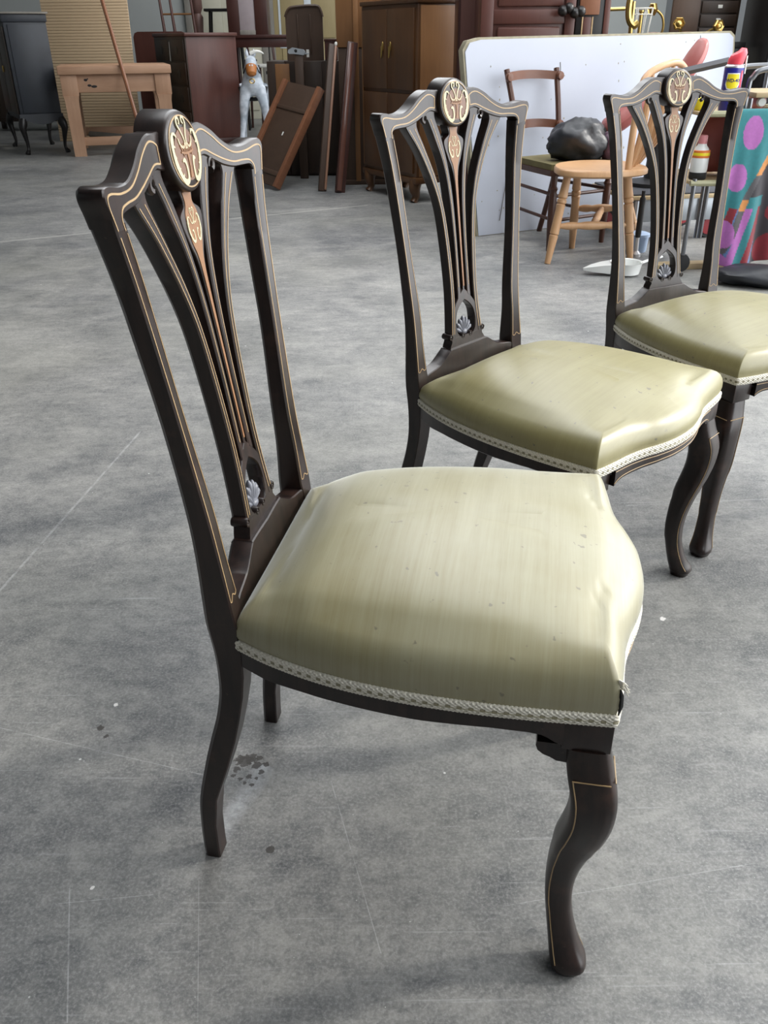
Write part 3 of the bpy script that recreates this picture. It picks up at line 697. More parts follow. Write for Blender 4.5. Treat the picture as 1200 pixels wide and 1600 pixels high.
# ------------------------------------------------------------------ mahogany chest and what stands behind it
r = thing('chest_of_drawers', (-2.13, 10.6, 0), math.radians(33), 'mahogany chest of drawers, its plain reddish side toward us, paper tag hanging in front', 'chest of drawers')
bx('body', M_mahog, r, .012, .61, .02, .98, .06, 1.10); bx('chest_top', M_mahog, r, -.012, .62, -.012, 1.0, 1.10, 1.135, bev=.008); bx('plinth', M_mahogd, r, .0, .615, .01, .99, 0, .06)
bx('front_frame', M_oakd, r, .0, .012, .02, .98, .06, 1.10)
for y0, y1, z0, z1 in ((.05, .49, .86, 1.07), (.51, .95, .86, 1.07), (.05, .95, .62, .84), (.05, .95, .36, .60), (.05, .95, .09, .34)):
    q = bx('drawer', M_oakd, r, -.012, .0, y0, y1, z0, z1)
    ks = ((y0 + y1) / 2,) if y1 - y0 < .6 else (y0 + .2, y1 - .2)
    for k in ks: part('escutcheon', M_blackw, q, lambda bm: ellipsoid(bm, (-.013, k, (z0 + z1) / 2), (.004, .045, .045)))
t_ = obj('paper_tag', prism(B(), [(.0, 0), (.012, -.002), (.032, -.19), (.006, -.20)], 0, .0015, plane='yz'), M_tag, None); t_.parent = None
t_.matrix_world = T(-2.13, 10.6, 0) @ Matrix.Rotation(math.radians(33), 4, 'Z') @ T(-.0155, .46, 1.05)
tag(t_, 'white paper tag hanging on a small drawer of the mahogany chest', 'tag')

r = thing('panelled_headboard', (-2.72, 12.0, 0), 0, 'dark red bed headboard with rounded shoulders behind the mahogany chest', 'headboard')
part('panel', M_mahog, r, lambda bm: prism(bm, [(-.33, .1), (.33, .1), (.33, 1.10), (.31, 1.145), (.27, 1.16), (-.27, 1.16), (-.31, 1.145), (-.33, 1.10)], 0, .03))
for x in (-.29, .29): bx('leg', M_mahog, r, x - .04, x + .04, 0, .04, 0, .3)
r = thing('towel_rail', (-2.57, 12.3, 0), 0, 'slim reddish towel rail rising above the headboard against the pale wall', 'rail')
for x in (-.16, -.03, .23): part('post', M_mahog, r, lambda bm: tube(bm, [(x + .02, 0, 0), (x + .01, 0, 1.16), (x - .02, 0, 1.62)], [.02, .02, .013], 8))
for z in (.5, 1.35): part('rung', M_honey, r, lambda bm: tube(bm, [(-.16, 0, z), (.23, 0, z)], .011, 8))
tag(obj('carved_post', lathe(B(), [(.07, 0), (.07, .5), (.045, .56), (.06, .7), (.075, .95), (.05, 1.1), (.06, 1.2), (.07, 1.32), (.045, 1.36), (.07, 1.42), (.07, 1.62)], 12, T(-2.33, 12.55, 0)), wood('ruddy carved wood', (.10, .05, .04), (.18, .10, .085), 'z', 12, .5)), 'thick carved ruddy bed post standing behind the mahogany chest', 'post')
r = thing('plant_stand', (-1.99, 12.55, 0), .1, 'black thin-legged stand behind the mahogany chest, cream door showing through', 'stand')
bx('stand_top', M_blackw, r, -.24, .24, -.18, .18, 1.38, 1.41); bx('shelf', M_blackw, r, -.2, .2, -.15, .15, 1.10, 1.13)
for x in (-.21, .21):
    for y in (-.15, .15): part('leg', M_blackw, r, lambda bm: tube(bm, [(x * .8, y, 1.39), (x * .9, y, 1.1), (x * 1.05, y, 0)], .017, 6))

r = thing('long_table', (-1.42, 11.9, 0), 0, 'tall dark mahogany side table carrying the upended mirror cabinet', 'table')
bx('table_top', M_mahogd, r, -.42, .42, -.2, .3, 1.08, 1.115); bx('apron', M_mahogd, r, -.38, .38, -.17, -.15, .98, 1.08)
for x in (-.37, .37):
    for y in (-.15, .25): part('leg', M_mahogd, r, lambda bm: tube(bm, [(x, y, 1.08), (x, y, .5), (x * .97, y, 0)], [.03, .026, .018], 8))
r = thing('mirror_cabinet', (-1.60, 11.85, 1.115), 0, 'dark mahogany cabinet with pale misted mirror panel standing on the side table', 'cabinet')
bx('side_panel', M_mahogd, r, -.24, -.10, -.02, .3, 0, .62); bx('side_panel', M_mahogd, r, .09, .24, -.02, .3, 0, .62); bx('back_panel', M_mahogd, r, -.10, .09, .25, .3, 0, .62)
bx('mirror_panel', plain('misted mirror', (.34, .29, .30), .3, var=.15), r, -.098, .088, -.01, .01, .05, .62, bev=.002); bx('ledge', M_led, r, -.10, .09, -.03, .02, 0, .05)
r = thing('spindle_chair', (-1.50, 12.75, 0), .5, 'dark spindly chair partly hidden behind the white rocking horse', 'chair')
bx('seat', M_ivory, r, -.2, .2, -.2, .2, .74, .78, bev=.015)
for sx in (-.18, .18):
    for sy in (-.18, .18): part('leg', M_mahogd, r, lambda bm: tube(bm, [(sx, sy, .75), (sx * 1.1, sy * 1.1, 0)], .017, 8))
    part('back_post', M_mahogd, r, lambda bm: tube(bm, cr([(sx, .18, .75), (sx, .22, .95), (sx * 1.1, .30, 1.12)], 3), .017, 8))
part('back_rail', M_mahogd, r, lambda bm: tube(bm, [(-.19, .30, 1.08), (.19, .30, 1.08)], .02, 8))

# rocking horse seen from the front
def horse():
    r = thing('rocking_horse', (-1.41, 10.45, 0), .12, 'white and grey painted wooden toy horse with tan bridle, facing us', 'toy horse')
    bm = B()
    ellipsoid(bm, (0, .36, .60), (.105, .36, .105)); ellipsoid(bm, (0, .06, .62), (.105, .10, .115))
    tube(bm, [(0, .10, .66), (0, .03, .76), (0, .01, .84)], [.095, .075, .055], 14)
    tube(bm, [(0, .06, .875), (0, -.03, .85), (0, -.10, .79), (0, -.135, .74)], [.045, .055, .045, .038], 12)
    for s in (-1, 1):
        tube(bm, [(s * .06, .04, .60), (s * .095, .0, .42), (s * .105, .03, .30), (s * .125, .02, .14), (s * .135, .0, .03)], [.06, .042, .034, .026, .032], 10)
        tube(bm, [(s * .06, .62, .60), (s * .10, .66, .42), (s * .105, .72, .30), (s * .12, .70, .12), (s * .13, .70, .03)], [.085, .06, .035, .026, .032], 10)
    o = obj('body', bm, M_horse, r, 60)
    md = o.modifiers.new('join', 'REMESH'); md.mode = 'VOXEL'; md.voxel_size = .011; md.use_smooth_shade = True
    sm = o.modifiers.new('soften', 'SMOOTH'); sm.factor = .5; sm.iterations = 6
    r.scale = (1.2, 1, 1)
    for s in (-1, 1):
        part('ear', M_horse, r, lambda bm: tube(bm, [(s * .028, .05, .905), (s * .036, .05, .94), (s * .03, .05, .975)], [.016, .017, .002], 8))
        part('eye', M_rubber, r, lambda bm: ellipsoid(bm, (s * .05, -.03, .865), (.008, .012, .011)))
        part('rein', M_rubber, r, lambda bm: tube(bm, cr([(s * .05, -.05, .80), (s * .075, .02, .74), (s * .07, .12, .78)], 4), .006, 6))
        part('rocker', M_horse, r, lambda bm: tube(bm, cr([(s * .135, -.18, .055), (s * .135, .05, .018), (s * .135, .36, .014), (s * .135, .68, .018), (s * .135, .92, .06)], 4), .016, 8))
    part('muzzle_patch', M_tan, r, lambda bm: tube(bm, [(0, -.075, .806), (0, -.11, .77), (0, -.138, .738), (0, -.15, .72)], [.052, .048, .043, .02], 12))
    part('bridle_ring', M_brass, r, lambda bm: tube(bm, [(.022 * math.cos(a), -.128, .668 + .022 * math.sin(a)) for a in [2 * PI * i / 12 for i in range(13)]], .006, 6, cap=False))
    part('mane', M_ivory, r, lambda bm: tube(bm, cr([(.0, .03, .93), (.05, .02, .95), (.09, .03, .945), (.12, .05, .925)], 4), [.02, .02, .018, .016, .016, .015, .014, .013, .012, .01, .009, .008, .004], 8))
    part('girth_strap', M_rubber, r, lambda bm: tube(bm, cr([(-.12, .2, .60), (-.09, .18, .50), (0, .17, .475), (.09, .18, .50), (.12, .2, .60)], 3), .022, 6))
horse()
r = thing('drop_leaf_desk', (-1.02, 11.0, 0), -.1, 'black-brown desk with slanted front behind the white rocking horse', 'desk')
bx('desk_top', M_blackw, r, -.30, .55, -.02, .5, .71, .745); bx('body', M_oakd, r, -.26, .5, .02, .48, .1, .71)
part('slanted_front', M_oakd, r, lambda bm: prism(bm, [(-.24, .70), (.48, .70), (.48, .12), (.12, .12)], -.005, .02))
for x in (-.22, .46):
    for y in (.05, .44): bx('leg', M_oakd, r, x - .03, x + .03, y - .03, y + .03, 0, .1)

# doors in the back wall
def wall_door(name, x0, x1, mat, lights):
    r = bpy.data.objects.new(name, None); COL.objects.link(r); r['kind'] = 'structure'; r.location = (0, YB, 0)
    bx('door_leaf', mat, r, x0, x1, -.06, -.005, 0, 2.1); wd = x1 - x0
    for a, b in ((.12, .95), (1.08, 1.98)):
        for i in (0, 1):
            q = x0 + wd * (.1 + .45 * i); bx('panel', mat, r, q, q + wd * .35, -.075, -.06, a, b, bev=.012)
    for q in lights: bx('pane', M_glassy, r, q, q + .13, -.07, -.058, .95, 2.0)
    bx('frame', M_led, r, x0 - .09, x0, -.08, -.005, 0, 2.2); bx('frame', M_led, r, x1, x1 + .09, -.08, -.005, 0, 2.2); bx('frame', M_led, r, x0, x1, -.08, -.005, 2.1, 2.2)
wall_door('door_1', -2.75, -1.75, M_cream, [])
wall_door('door_2', -1.55, -.55, M_ochre, [-1.48, -1.10])

# ------------------------------------------------------------------ centre: leaning panels and rails, dark headboard, clamp
V3 = Vector
BR = V3((-.834, 7.17, .004)); TR = V3((-.465, 7.42, .694)); VL = V3((-.31, .30, .026))
U = (TR - BR); Un = U.normalized(); Vn = (VL - Un * VL.dot(Un)).normalized(); Nn = Vn.cross(Un).normalized()
if Nn.y > 0: Nn = -Nn
FM = Matrix((Vn, Un, Nn)).transposed().to_4x4(); FM.translation = BR + V3((0, 0, .02))
r = thing('leaning_drawer_panel', (0, 0, 0), 0, 'brown panel with raised chestnut edge strips tilted on its corner', 'panel')
r.matrix_world = FM
Lp = U.length; Wp = .44
bx('panel', M_brown, r, .02, Wp - .02, 0, Lp, -.02, 0, bev=.002)
bx('edge_strip', M_redoak, r, -.012, .028, -.006, Lp + .006, -.03, .03, bev=.004); bx('edge_strip', M_redoak, r, Wp - .028, Wp + .012, -.006, Lp + .006, -.03, .03, bev=.004)
bx('cross_rail', M_brown, r, .03, Wp - .03, Lp - .22, Lp - .19, 0, .008); bx('cross_rail', M_brown, r, .03, Wp - .03, .08, .12, 0, .008); bx('label', M_tag, r, .20, .213, .40, .43, .0, .002, bev=.0004)
def rail(name, p, q, wd, dp, mat, label, shiny=None):
    p, q = V3(p), V3(q); z = (q - p).normalized(); x = V3((1, .25, 0)); x = (x - z * x.dot(z)).normalized(); y = z.cross(x)
    Mx = Matrix((x, y, z)).transposed().to_4x4(); Mx.translation = p; L = (q - p).length
    r = thing(name, (0, 0, 0), 0, label, 'bed rail'); r.matrix_world = Mx
    bx('board', mat, r, 0, wd, 0, dp, 0, L, bev=.004)
    bx('moulding', shiny or mat, r, wd * (.66 if shiny is M_litedge else .1), wd * (.98 if shiny is M_litedge else .62), -.014, 0, .01, L - .01, bev=.006)
    return r
M_litedge = wood('lit tone rail edge', (.22, .11, .07), (.36, .2, .13), 'z', 8, .35)  # paler colour paints the light caught along the rail's right edge
M_gloss = plain('glossy moulding', (.13, .055, .04), .16, var=.2)
q = rail('bed_rail', (-.495, 7.10, .01), (-.385, 7.36, 1.03), .062, .05, M_brown, 'dark bed rail with edge strip coloured as if lit leaning left of the glossy moulded one', M_litedge)
part('hook', M_ivory, q, lambda bm: ellipsoid(bm, (.05, -.005, 1.06), (.012, .008, .016)))
rail('bed_rail', (-.36, 7.02, .01), (-.240, 7.28, 1.045), .078, .035, M_mahogd, 'moulded bed rail with glossy highlight leaning left of the walnut tallboy', M_gloss)
r = thing('dark_cupboard', (-.66, 8.0, 0), 0, 'dark plank cupboard behind the leaning bed rails', 'cupboard')
bx('body', M_oakd, r, -.29, .37, .02, .5, 0, .90)
for i in range(4): bx('plank', M_oakd, r, -.29 + i * .156, -.14 + i * .156, 0, .018, .02, .90, bev=.005)
bx('inset_panel', M_honey, r, -.22, -.10, -.008, 0, .50, .88)
r = thing('arched_headboard', (-.63, 8.12, .90), 0, 'dark brown panel with rounded top standing on the dark plank cupboard', 'headboard')
part('panel', M_brown, r, lambda bm: prism(bm, [(-.155, 0), (.155, 0), (.155, .32), (.14, .375), (.10, .405), (-.08, .395), (-.13, .375), (-.155, .33)], .01, .035))
for x in (-.06, .045): bx('batten', M_brown, r, x, x + .012, -.002, .01, .05, .34)
part('top_rail', M_brown, r, lambda bm: tube(bm, cr([(-.155, .01, .32), (-.13, .01, .37), (-.08, .01, .392), (.10, .01, .40), (.14, .01, .37), (.155, .01, .32)], 3), .012, 6))
r = thing('wooden_box', (-.44, 8.05, .90), 0, 'small dark red wooden box beside the rounded brown panel', 'box')
bx('body', M_mahog, r, -.02, .085, -.02, .09, .0, .14); bx('lid', M_mahog, r, -.025, .09, -.025, .095, .14, .16); part('knob', M_ivory, r, lambda bm: ellipsoid(bm, (.055, -.022, .018), (.016, .01, .012)))
r = thing('sash_clamp', (-.665, 7.86, 0), 0, 'wooden bar clamp with grey metal head standing behind the tilted panel', 'clamp')
part('bar', M_brown, r, lambda bm: box(bm, -.035, .035, -.02, .02, 0, .955, bev=.004)); part('clamp_head', M_grey, r, lambda bm: prism(bm, [(-.085, .965), (-.08, .985), (-.05, 1.0), (.04, .985), (.055, .97), (.045, .945), (-.04, .955), (-.075, .955)], -.03, .03))
part('bolt', M_rubber, r, lambda bm: ellipsoid(bm, (-.02, -.031, .977), (.012, .004, .012))); part('screw_end', M_ivory, r, lambda bm: tube(bm, [(.075, 0, .93), (.075, 0, .985)], .012, 8)); bx('bracket', M_grey, r, .045, .085, -.012, .012, .95, .962)

# ------------------------------------------------------------------ tallboy and wardrobes
r = thing('tallboy', (-.131, 7.166, 0), math.atan2(6.509 - 7.166, .255 + .131), 'golden walnut tallboy with two pairs of doors and drop handles', 'cabinet')
Wt = math.hypot(.386, .657); Dt = .40
bx('body', M_walc, r, 0, Wt, .0, Dt, .15, 1.262); bx('cabinet_top', M_walc, r, -.012, Wt + .012, -.012, Dt + .005, 1.262, 1.29, bev=.006)
bx('base_moulding', M_walc, r, -.012, Wt + .012, -.014, Dt, .13, .175, bev=.01)
bx('side_panel', M_honey, r, Wt, Wt + .006, .02, Dt - .02, .18, 1.25, bev=.002)
for z0, z1 in ((.74, 1.235), (.20, .715)):
    for i in (0, 1):
        x0_ = .03 + i * (Wt / 2 - .028); x1_ = x0_ + Wt / 2 - .034
        dd = bx('door', M_walc, r, x0_, x1_, -.016, 0, z0, z1)
        hx = x1_ - .05 if i == 0 else x0_ + .05
        part('drop_handle', M_brass, dd, lambda bm: (ellipsoid(bm, (hx, -.02, z0 + .27), (.012, .006, .03)), tube(bm, cr([(hx - .008, -.024, z0 + .27), (hx, -.03, z0 + .20), (hx + .008, -.024, z0 + .27)], 4), .005, 6)))['kind'] = 'thing'
        if z0 < .5: part('drop_handle', M_brass, dd, lambda bm: tube(bm, cr([(hx - .012, -.02, z0 + .12), (hx, -.03, z0 + .05), (hx + .012, -.02, z0 + .12)], 4), .005, 6))
bx('door_bead', M_honey, r, .012, .024, -.012, 0, .20, 1.235, bev=.003)
for x, y in ((.05, .03), (Wt - .05, .03), (.05, Dt - .04), (Wt - .05, Dt - .04)):
    part('leg', M_walc, r, lambda bm: tube(bm, cr([(x, y, .15), (x, y - .012, .10), (x, y - .0, .04), (x, y - .02, 0)], 3), [.045, .046, .046, .044, .04, .034, .028, .025, .028, .03], 10))
r = thing('stone_ornament', (.02, 7.08, 1.305), -1.0, 'mossy grey ornament lying on top of the walnut tallboy', 'ornament')
part('body', plain('mossy stone', (.10, .10, .06), .9, var=.5, scale=18), r, lambda bm: [ellipsoid(bm, (a, b, c), (e, .06, f)) for a, b, c, e, f in ((-.1, .08, .05, .11, .055), (.05, .1, .045, .12, .045), (.14, .06, .04, .08, .04))])
part('blossom', plain('cream stone', (.45, .42, .3), .8), r, lambda bm: ellipsoid(bm, (.12, .02, .045), (.05, .03, .03)))
r = thing('pine_wardrobe', (-.335, 7.45, 0), 0, 'tall honey wood wardrobe end beside the walnut tallboy', 'wardrobe')
bx('body', M_honey, r, 0, .55, .0, .5, 1.0, 1.9); bx('body', M_brown, r, .01, .55, .01, .5, .04, 1.0); bx('plinth', M_brown, r, 0, .55, 0, .5, 0, .04); bx('corner_post', M_honey, r, .13, .17, -.015, .0, .03, 1.9)
r = thing('dark_red_wardrobe', (.50, 6.22, 0), 0, 'narrow dark red wardrobe between the tallboy and the white board', 'wardrobe')
bx('body', M_mahogd, r, 0, .28, .012, .30, 0, 1.9); bx('door', wood('plum red wood', (.09, .035, .03), (.15, .065, .05), 'z', 5, .5), r, .015, .26, 0, .012, .08, 1.85); bx('lock_plate', M_blackw, r, .0, .012, .0, .012, .52, .62)
r = thing('panelled_wardrobe', (.60, 5.80, 0), 0, 'red mahogany wardrobe with fielded panels behind the white board', 'wardrobe')
bx('body', M_mahog, r, 0, .56, .02, .36, 0, 1.75)
bx('corner_post', M_mahog, r, .0, .075, -.0, .03, .0, 1.75); bx('corner_post', M_mahog, r, .50, .56, -.0, .03, .0, 1.75); bx('cross_rail', M_mahog, r, .075, .50, .004, .03, 1.125, 1.20)
bx('panel', M_mahog, r, .10, .475, -.004, .02, .35, 1.11, bev=.012); bx('panel', M_mahog, r, .10, .49, .006, .02, 1.215, 1.7, bev=.01)
r = thing('pilaster_cabinet', (1.175, 5.85, 0), 0, 'dark mahogany cabinet with two pale inlaid strips and carved dark boss', 'cabinet')
bx('body', M_blackw, r, 0, .19, .0, .34, 0, 1.75); bx('panel', M_redoak, r, .015, .135, -.012, 0, 1.17, 1.7)
for x in (.035, .095): bx('inlay_strip', M_line, r, x, x + .008, -.006, 0, .2, 1.16, bev=.001)
bx('pilaster', M_mahog, r, .045, .093, -.005, 0, .2, 1.16); bx('corner_post', M_mahog, r, .165, .20, -.01, 0, .2, 1.7)
part('carved_boss', M_blackw, r, lambda bm: [ellipsoid(bm, (-.10 + .035 * i, -.095, 1.19 + .014 * math.sin(i * 2)), (.03, .04, .03)) for i in range(4)])

# ------------------------------------------------------------------ white board
ang = math.radians(26)
r = thing('white_board', (.579, 5.30, 0), ang, 'big white painted board with chipped wooden edge leaning upright', 'board')
Mb = Matrix.Rotation(-.06, 4, 'X')
out = [(0, 0), (1.9, 0), (1.93, .98), (1.92, 1.06), (1.88, 1.085), (.0, 1.06), (-.075, 1.045), (-.105, 1.0)]
part('edge', M_chip, r, lambda bm: prism(bm, out, .004, .05, Mb)); part('painted_face', M_white, r, lambda bm: prism(bm, [(x * .985 + .012, z * .985 + .004) for x, z in out], -.002, .006, Mb))
part('chips', M_chip, r, lambda bm: [ellipsoid(bm, (0, 0, 0), (random.uniform(.002, .006), .001, random.uniform(.003, .008)), Mb @ T(random.uniform(.03, 1.85), -.003, random.uniform(.05, 1.04))) for _ in range(46)])['kind'] = 'stuff'
part('cracks', M_led, r, lambda bm: [tube(bm, [Mb @ V3(p) for p in c], .0025, 4) for c in (((1.62, -.003, 1.06), (1.63, -.003, 1.02), (1.622, -.003, .97)), ((.55, -.003, .87), (.56, -.003, .89), (.555, -.003, .93)), ((.78, -.003, .48), (.77, -.003, .56)), ((.16, -.003, .08), (.2, -.003, .30)))])['kind'] = 'stuff'

# ------------------------------------------------------------------ things on the table behind the board
r = thing('trestle_table', (1.9, 6.30, 0), 0, 'dark table hidden behind the white board, carrying brass fittings', 'table')
bx('table_top', M_blackw, r, -.55, .50, .02, .6, .985, 1.02)
for x in (-.5, .45):
    for y in (.06, .55): bx('leg', M_blackw, r, x - .03, x + .03, y - .03, y + .03, 0, .985)
r = thing('brass_bedstead', (1.50, 6.24, 0), 0, 'tarnished brass bedstead end with tapered post and hooked rod', 'bedstead')
part('post', M_brass, r, lambda bm: lathe(bm, [(.02, .0), (.022, 1.09), (.012, 1.115), (.03, 1.14), (.032, 1.2), (.026, 1.45), (.02, 1.6)], 12, T(-.09, 0, 0)))
part('cross_rod', M_brass, r, lambda bm: tube(bm, [(-.15, 0, 1.205), (.06, 0, 1.21)], .011, 8)); part('hooked_rod', M_brass, r, lambda bm: tube(bm, cr([(.17, 0, 1.55), (.11, 0, 1.38), (.085, 0, 1.26), (.09, 0, 1.16), (.125, 0, 1.115), (.155, 0, 1.135)], 5), .02, 8)); part('foot_rod', M_brass, r, lambda bm: tube(bm, [(.11, 0, 1.25), (.12, 0, 0)], .014, 8))
r = thing('wire_candle_holder', (1.70, 6.36, 1.02), .2, 'white wire basket holding a yellow brass candle stick', 'candle holder')
part('candle_stick', M_brass, r, lambda bm: lathe(bm, [(.03, 0), (.026, .012), (.012, .02), (.012, .17), (.018, .175), (.018, .185)], 10))
for k in range(8):
    a = 2 * PI * k / 8; part('wire', M_ivory, r, lambda bm: tube(bm, [(.05 * math.cos(a), .05 * math.sin(a), 0), (.075 * math.cos(a), .075 * math.sin(a), .195)], .003, 5))
for z, rr in ((.195, .075), (.16, .07), (.01, .05)): part('wire_ring', M_ivory, r, lambda bm: tube(bm, [(rr * math.cos(2 * PI * i / 16), rr * math.sin(2 * PI * i / 16), z) for i in range(17)], .003, 5, cap=False))
def hexrod(loc, pts, e, label):
    r = thing('brass_fitting', loc, 0, label, 'brass fitting'); part('rod', M_brass, r, lambda bm: tube(bm, cr(pts, 4), .008, 8))
    E_ = along(pts[-1], V3(pts[-1]) + V3(e)); part('hexagon_end', M_brass, r, lambda bm: lathe(bm, [(.034, -.012), (.040, -.006), (.040, .010), (.034, .016), (.028, .010), (.012, .006)], 6, E_), 20)
    part('boss', M_brass, r, lambda bm: lathe(bm, [(.014, .004), (.016, .018), (.006, .024)], 10, E_))
hexrod((1.92, 6.29, 1.02), [(.09, .04, 0.01), (.07, .03, .03), (.02, .0, .075), (.005, -.02, .105)], (-.25, -1, .1), 'hexagonal-ended brass fitting left of the tall brown plank')
hexrod((2.11, 6.30, 1.02), [(-.09, .04, 0.01), (-.02, .03, .035), (.05, .0, .075), (.075, -.02, .09)], (.35, -1, .05), 'hexagonal-ended brass fitting right of the tall brown plank')
hexrod((1.84, 6.47, 1.02), [(.02, 0, .0), (.045, 0, .08), (.03, 0, .15), (-.02, 0, .19), (-.04, -.01, .19)], (-.9, -.4, .1), 'curved brass wall arm rising behind the wire candle holder')
tag(obj('brown_plank', box(B(), 1.93, 2.11, 6.46, 6.49, 1.02, 1.75, bev=.004), M_brown), 'tall brown plank between the two hexagonal brass fittings', 'plank')
for i, (x, y, c) in enumerate(((1.87, 6.62, 'leather tan'), (2.02, 6.40, 'dull leather tan'))):
    tag(obj('leather_dome', ellipsoid(B(), (x, y, 1.052), (.10, .06, .031)), plain(c, (.16, .07, .03), .5)), ('tan rounded leather piece by the wire candle holder', 'tan rounded leather piece by the right brass fitting')[i], 'leather piece')
r = thing('label_cabinet', (2.05, 6.56, 1.02), 0, 'dark drawer cabinet with small white label holders', 'cabinet')
bx('body', M_oakd, r, 0, .36, 0, .3, 0, .72)
for i in range(9):
    q = bx('drawer', M_oakd, r, .10, .34, -.012, 0, .012 + i * .078, .082 + i * .078); bx('label_holder', M_ivory, q, .205, .235, -.02, -.012, .04 + i * .078, .06 + i * .078, bev=.002)
bx('shelf_edge', M_ivory, r, .12, .30, -.05, -.01, -.0, .012)
r = thing('dark_locker', (2.46, 6.1, 0), 0, 'tall black locker with pale shelf strip at the right edge', 'locker')
bx('body', M_blackw, r, 0, .8, .01, .5, 0, 1.9); bx('shelf_strip', M_ivory, r, .14, .6, -.03, .0, 1.035, 1.05); bx('door', M_blackw, r, .16, .78, -.005, .01, .2, 1.02); part('corner_tube', M_steel, r, lambda bm: tube(bm, [(.02, -.02, 0), (.02, -.02, 1.8)], .015, 8))

# ------------------------------------------------------------------ dark ladder back chair with bag
def cl(p, q, r0, n=8, M=None): return lambda bm: tube(bm, [p, q], r0, n)
r = thing('open_back_chair', (1.016, 5.16, 0), .56, 'dark two-rail chair with olive seat holding the black bag', 'chair')
part('seat', M_olive, r, lambda bm: prism(bm, [(-.15, .19), (.15, .19), (.225, -.18), (.19, -.21), (-.19, -.21), (-.225, -.18)], .425, .455, plane='xy')); part('seat_frame', M_ladder, r, lambda bm: prism(bm, [(-.155, .195), (.155, .195), (.23, -.18), (.195, -.215), (-.195, -.215), (-.23, -.18)], .395, .424, plane='xy'))
turn = [(.014, 0), (.016, .04), (.021, .15), (.022, .30), (.018, .315), (.024, .33), (.016, .345), (.019, .40)]
for s in (-1, 1):
    part('leg', M_ladder, r, lambda bm: lathe(bm, turn, 10, T(s * .205, -.19, 0)))
    part('back_post', M_ladder, r, lambda bm: tube(bm, cr([(s * .13, .27, 0), (s * .14, .205, .25), (s * .15, .185, .43), (s * .165, .22, .66), (s * .185, .29, .90)], 4), .016, 8))
    for z in (.17, .30): part('stretcher', M_ladder, r, cl((s * .205, -.18, z), (s * .14, .20, z + .01), .0095))
for z in (.16, .29): part('stretcher', M_ladder, r, cl((-.2, -.185, z), (.2, -.185, z), .0095))
for z, y, hw in ((.615, .225, .175), (.865, .285, .20)):
    part('back_rail', M_ladrail, r, lambda bm: sweep(bm, [[V3((x, y - .02 + .05 * (1 - (x / hw) ** 2) + dy, z - .005 + .012 * (1 - (x / hw) ** 2) + dz)) for dy, dz in ((-.009, -.022), (.009, -.022), (.009, .022), (-.009, .022))] for x in [hw * (i / 8 - 1) for i in range(17)]]))
    for s in (-1, 1): part('rail_end', M_ladrail, r, lambda bm: lathe(bm, [(.0005, -.016), (.022, -.014), (.024, .0), (.02, .01), (.0005, .012)], 12, T(s * (hw - .012), y - .03, z - .003) @ Matrix.Rotation(PI / 2, 4, 'X')))
bm = B(); bmesh.ops.create_icosphere(bm, subdivisions=4, radius=1)
from mathutils import noise as mn
def crumple(bm, c, sc, amp, fr, zmin=-.9):
    for v in bm.verts:
        p = v.co.copy(); n = mn.noise(p * fr) * amp + abs(mn.noise(p * fr * 2.3 + V3((5, 1, 2)))) * amp * .8
        q = p * (1 + n); q.z = max(q.z, zmin); v.co = V3((q.x * sc[0] + c[0], q.y * sc[1] + c[1], q.z * sc[2] + c[2]))
crumple(bm, (0, 0, .095), (.175, .12, .112), .24, 1.5, -.84)
r = thing('black_bag', (1.105, 5.10, .456), .45, 'crumpled black nylon bag lying on the olive chair seat', 'bag')
obj('body', bm, M_bag, r, 70); bm = B(); bmesh.ops.create_icosphere(bm, subdivisions=3, radius=1); crumple(bm, (.155, -.085, .07), (.055, .045, .08), .3, 2.2, -.85); obj('printed_flap', bm, plain('purple printed nylon', (.10, .05, .08), .4, var=.7, scale=40), r, 60)

# ------------------------------------------------------------------ pale windsor chair
r = thing('windsor_chair', (1.10, 4.72, 0), 0, 'pale beech slat-back chair with turned legs facing the white board', 'chair')
def wl(x, y, z): return V3((x - 1.10, y - 4.72, z))
seat = cr([(-.20, -.06), (-.14, -.20), (.08, -.225), (.25, -.13), (.27, .02), (.21, .18), (.02, .235), (-.15, .13)], 4, closed=True)
part('seat', M_windsor, r, lambda bm: sweep(bm, [[V3((.03 + (p.x - .03) * k, .02 + (p.y - .02) * k, z)) for p in seat] for k, z in ((.93, .432), (1, .442), (1, .462), (.97, .47), (.6, .463), (.1, .459))]), 50)
wt = [(.016, 0), (.017, .03), (.021, .10), (.0235, .14), (.019, .145), (.024, .15), (.022, .27), (.025, .29), (.019, .296), (.025, .302), (.025, .315), (.019, .321), (.025, .328), (.022, .36), (.019, .445)]
LEGS = (((.883, 4.579), (.955, 4.64)), ((1.086, 4.951), (1.075, 4.87)), ((1.345, 4.655), (1.285, 4.66)), ((1.52, 5.06), (1.28, 4.86)))
LEGS = (((.883, 4.579), (.965, 4.645)), ((1.088, 4.955), (1.065, 4.885)), ((1.335, 4.62), (1.27, 4.64)), ((1.475, 4.99), (1.29, 4.86)))
tops = []
for (a, b) in LEGS:
    p, q = wl(*a, 0), wl(*b, .445); tops.append((p, q)); part('leg', M_windsor, r, lambda bm: lathe(bm, [(rr, z * (q - p).length / .445) for rr, z in wt], 12, along(p, q)))
def at(i, t): return tops[i][0].lerp(tops[i][1], t)
s1, s2 = (at(0, .42), at(2, .42)), (at(1, .5), at(3, .5))
sp_ = [.012, .014, .019, .02, .016, .02, .022, .022, .02, .016, .02, .019, .014, .012]
for a, b in (s1, s2, (s1[0].lerp(s1[1], .5), s2[0].lerp(s2[1], .5))): part('stretcher', M_windsor, r, lambda bm: tube(bm, [a.lerp(b, i / 13) for i in range(14)], sp_, 10))
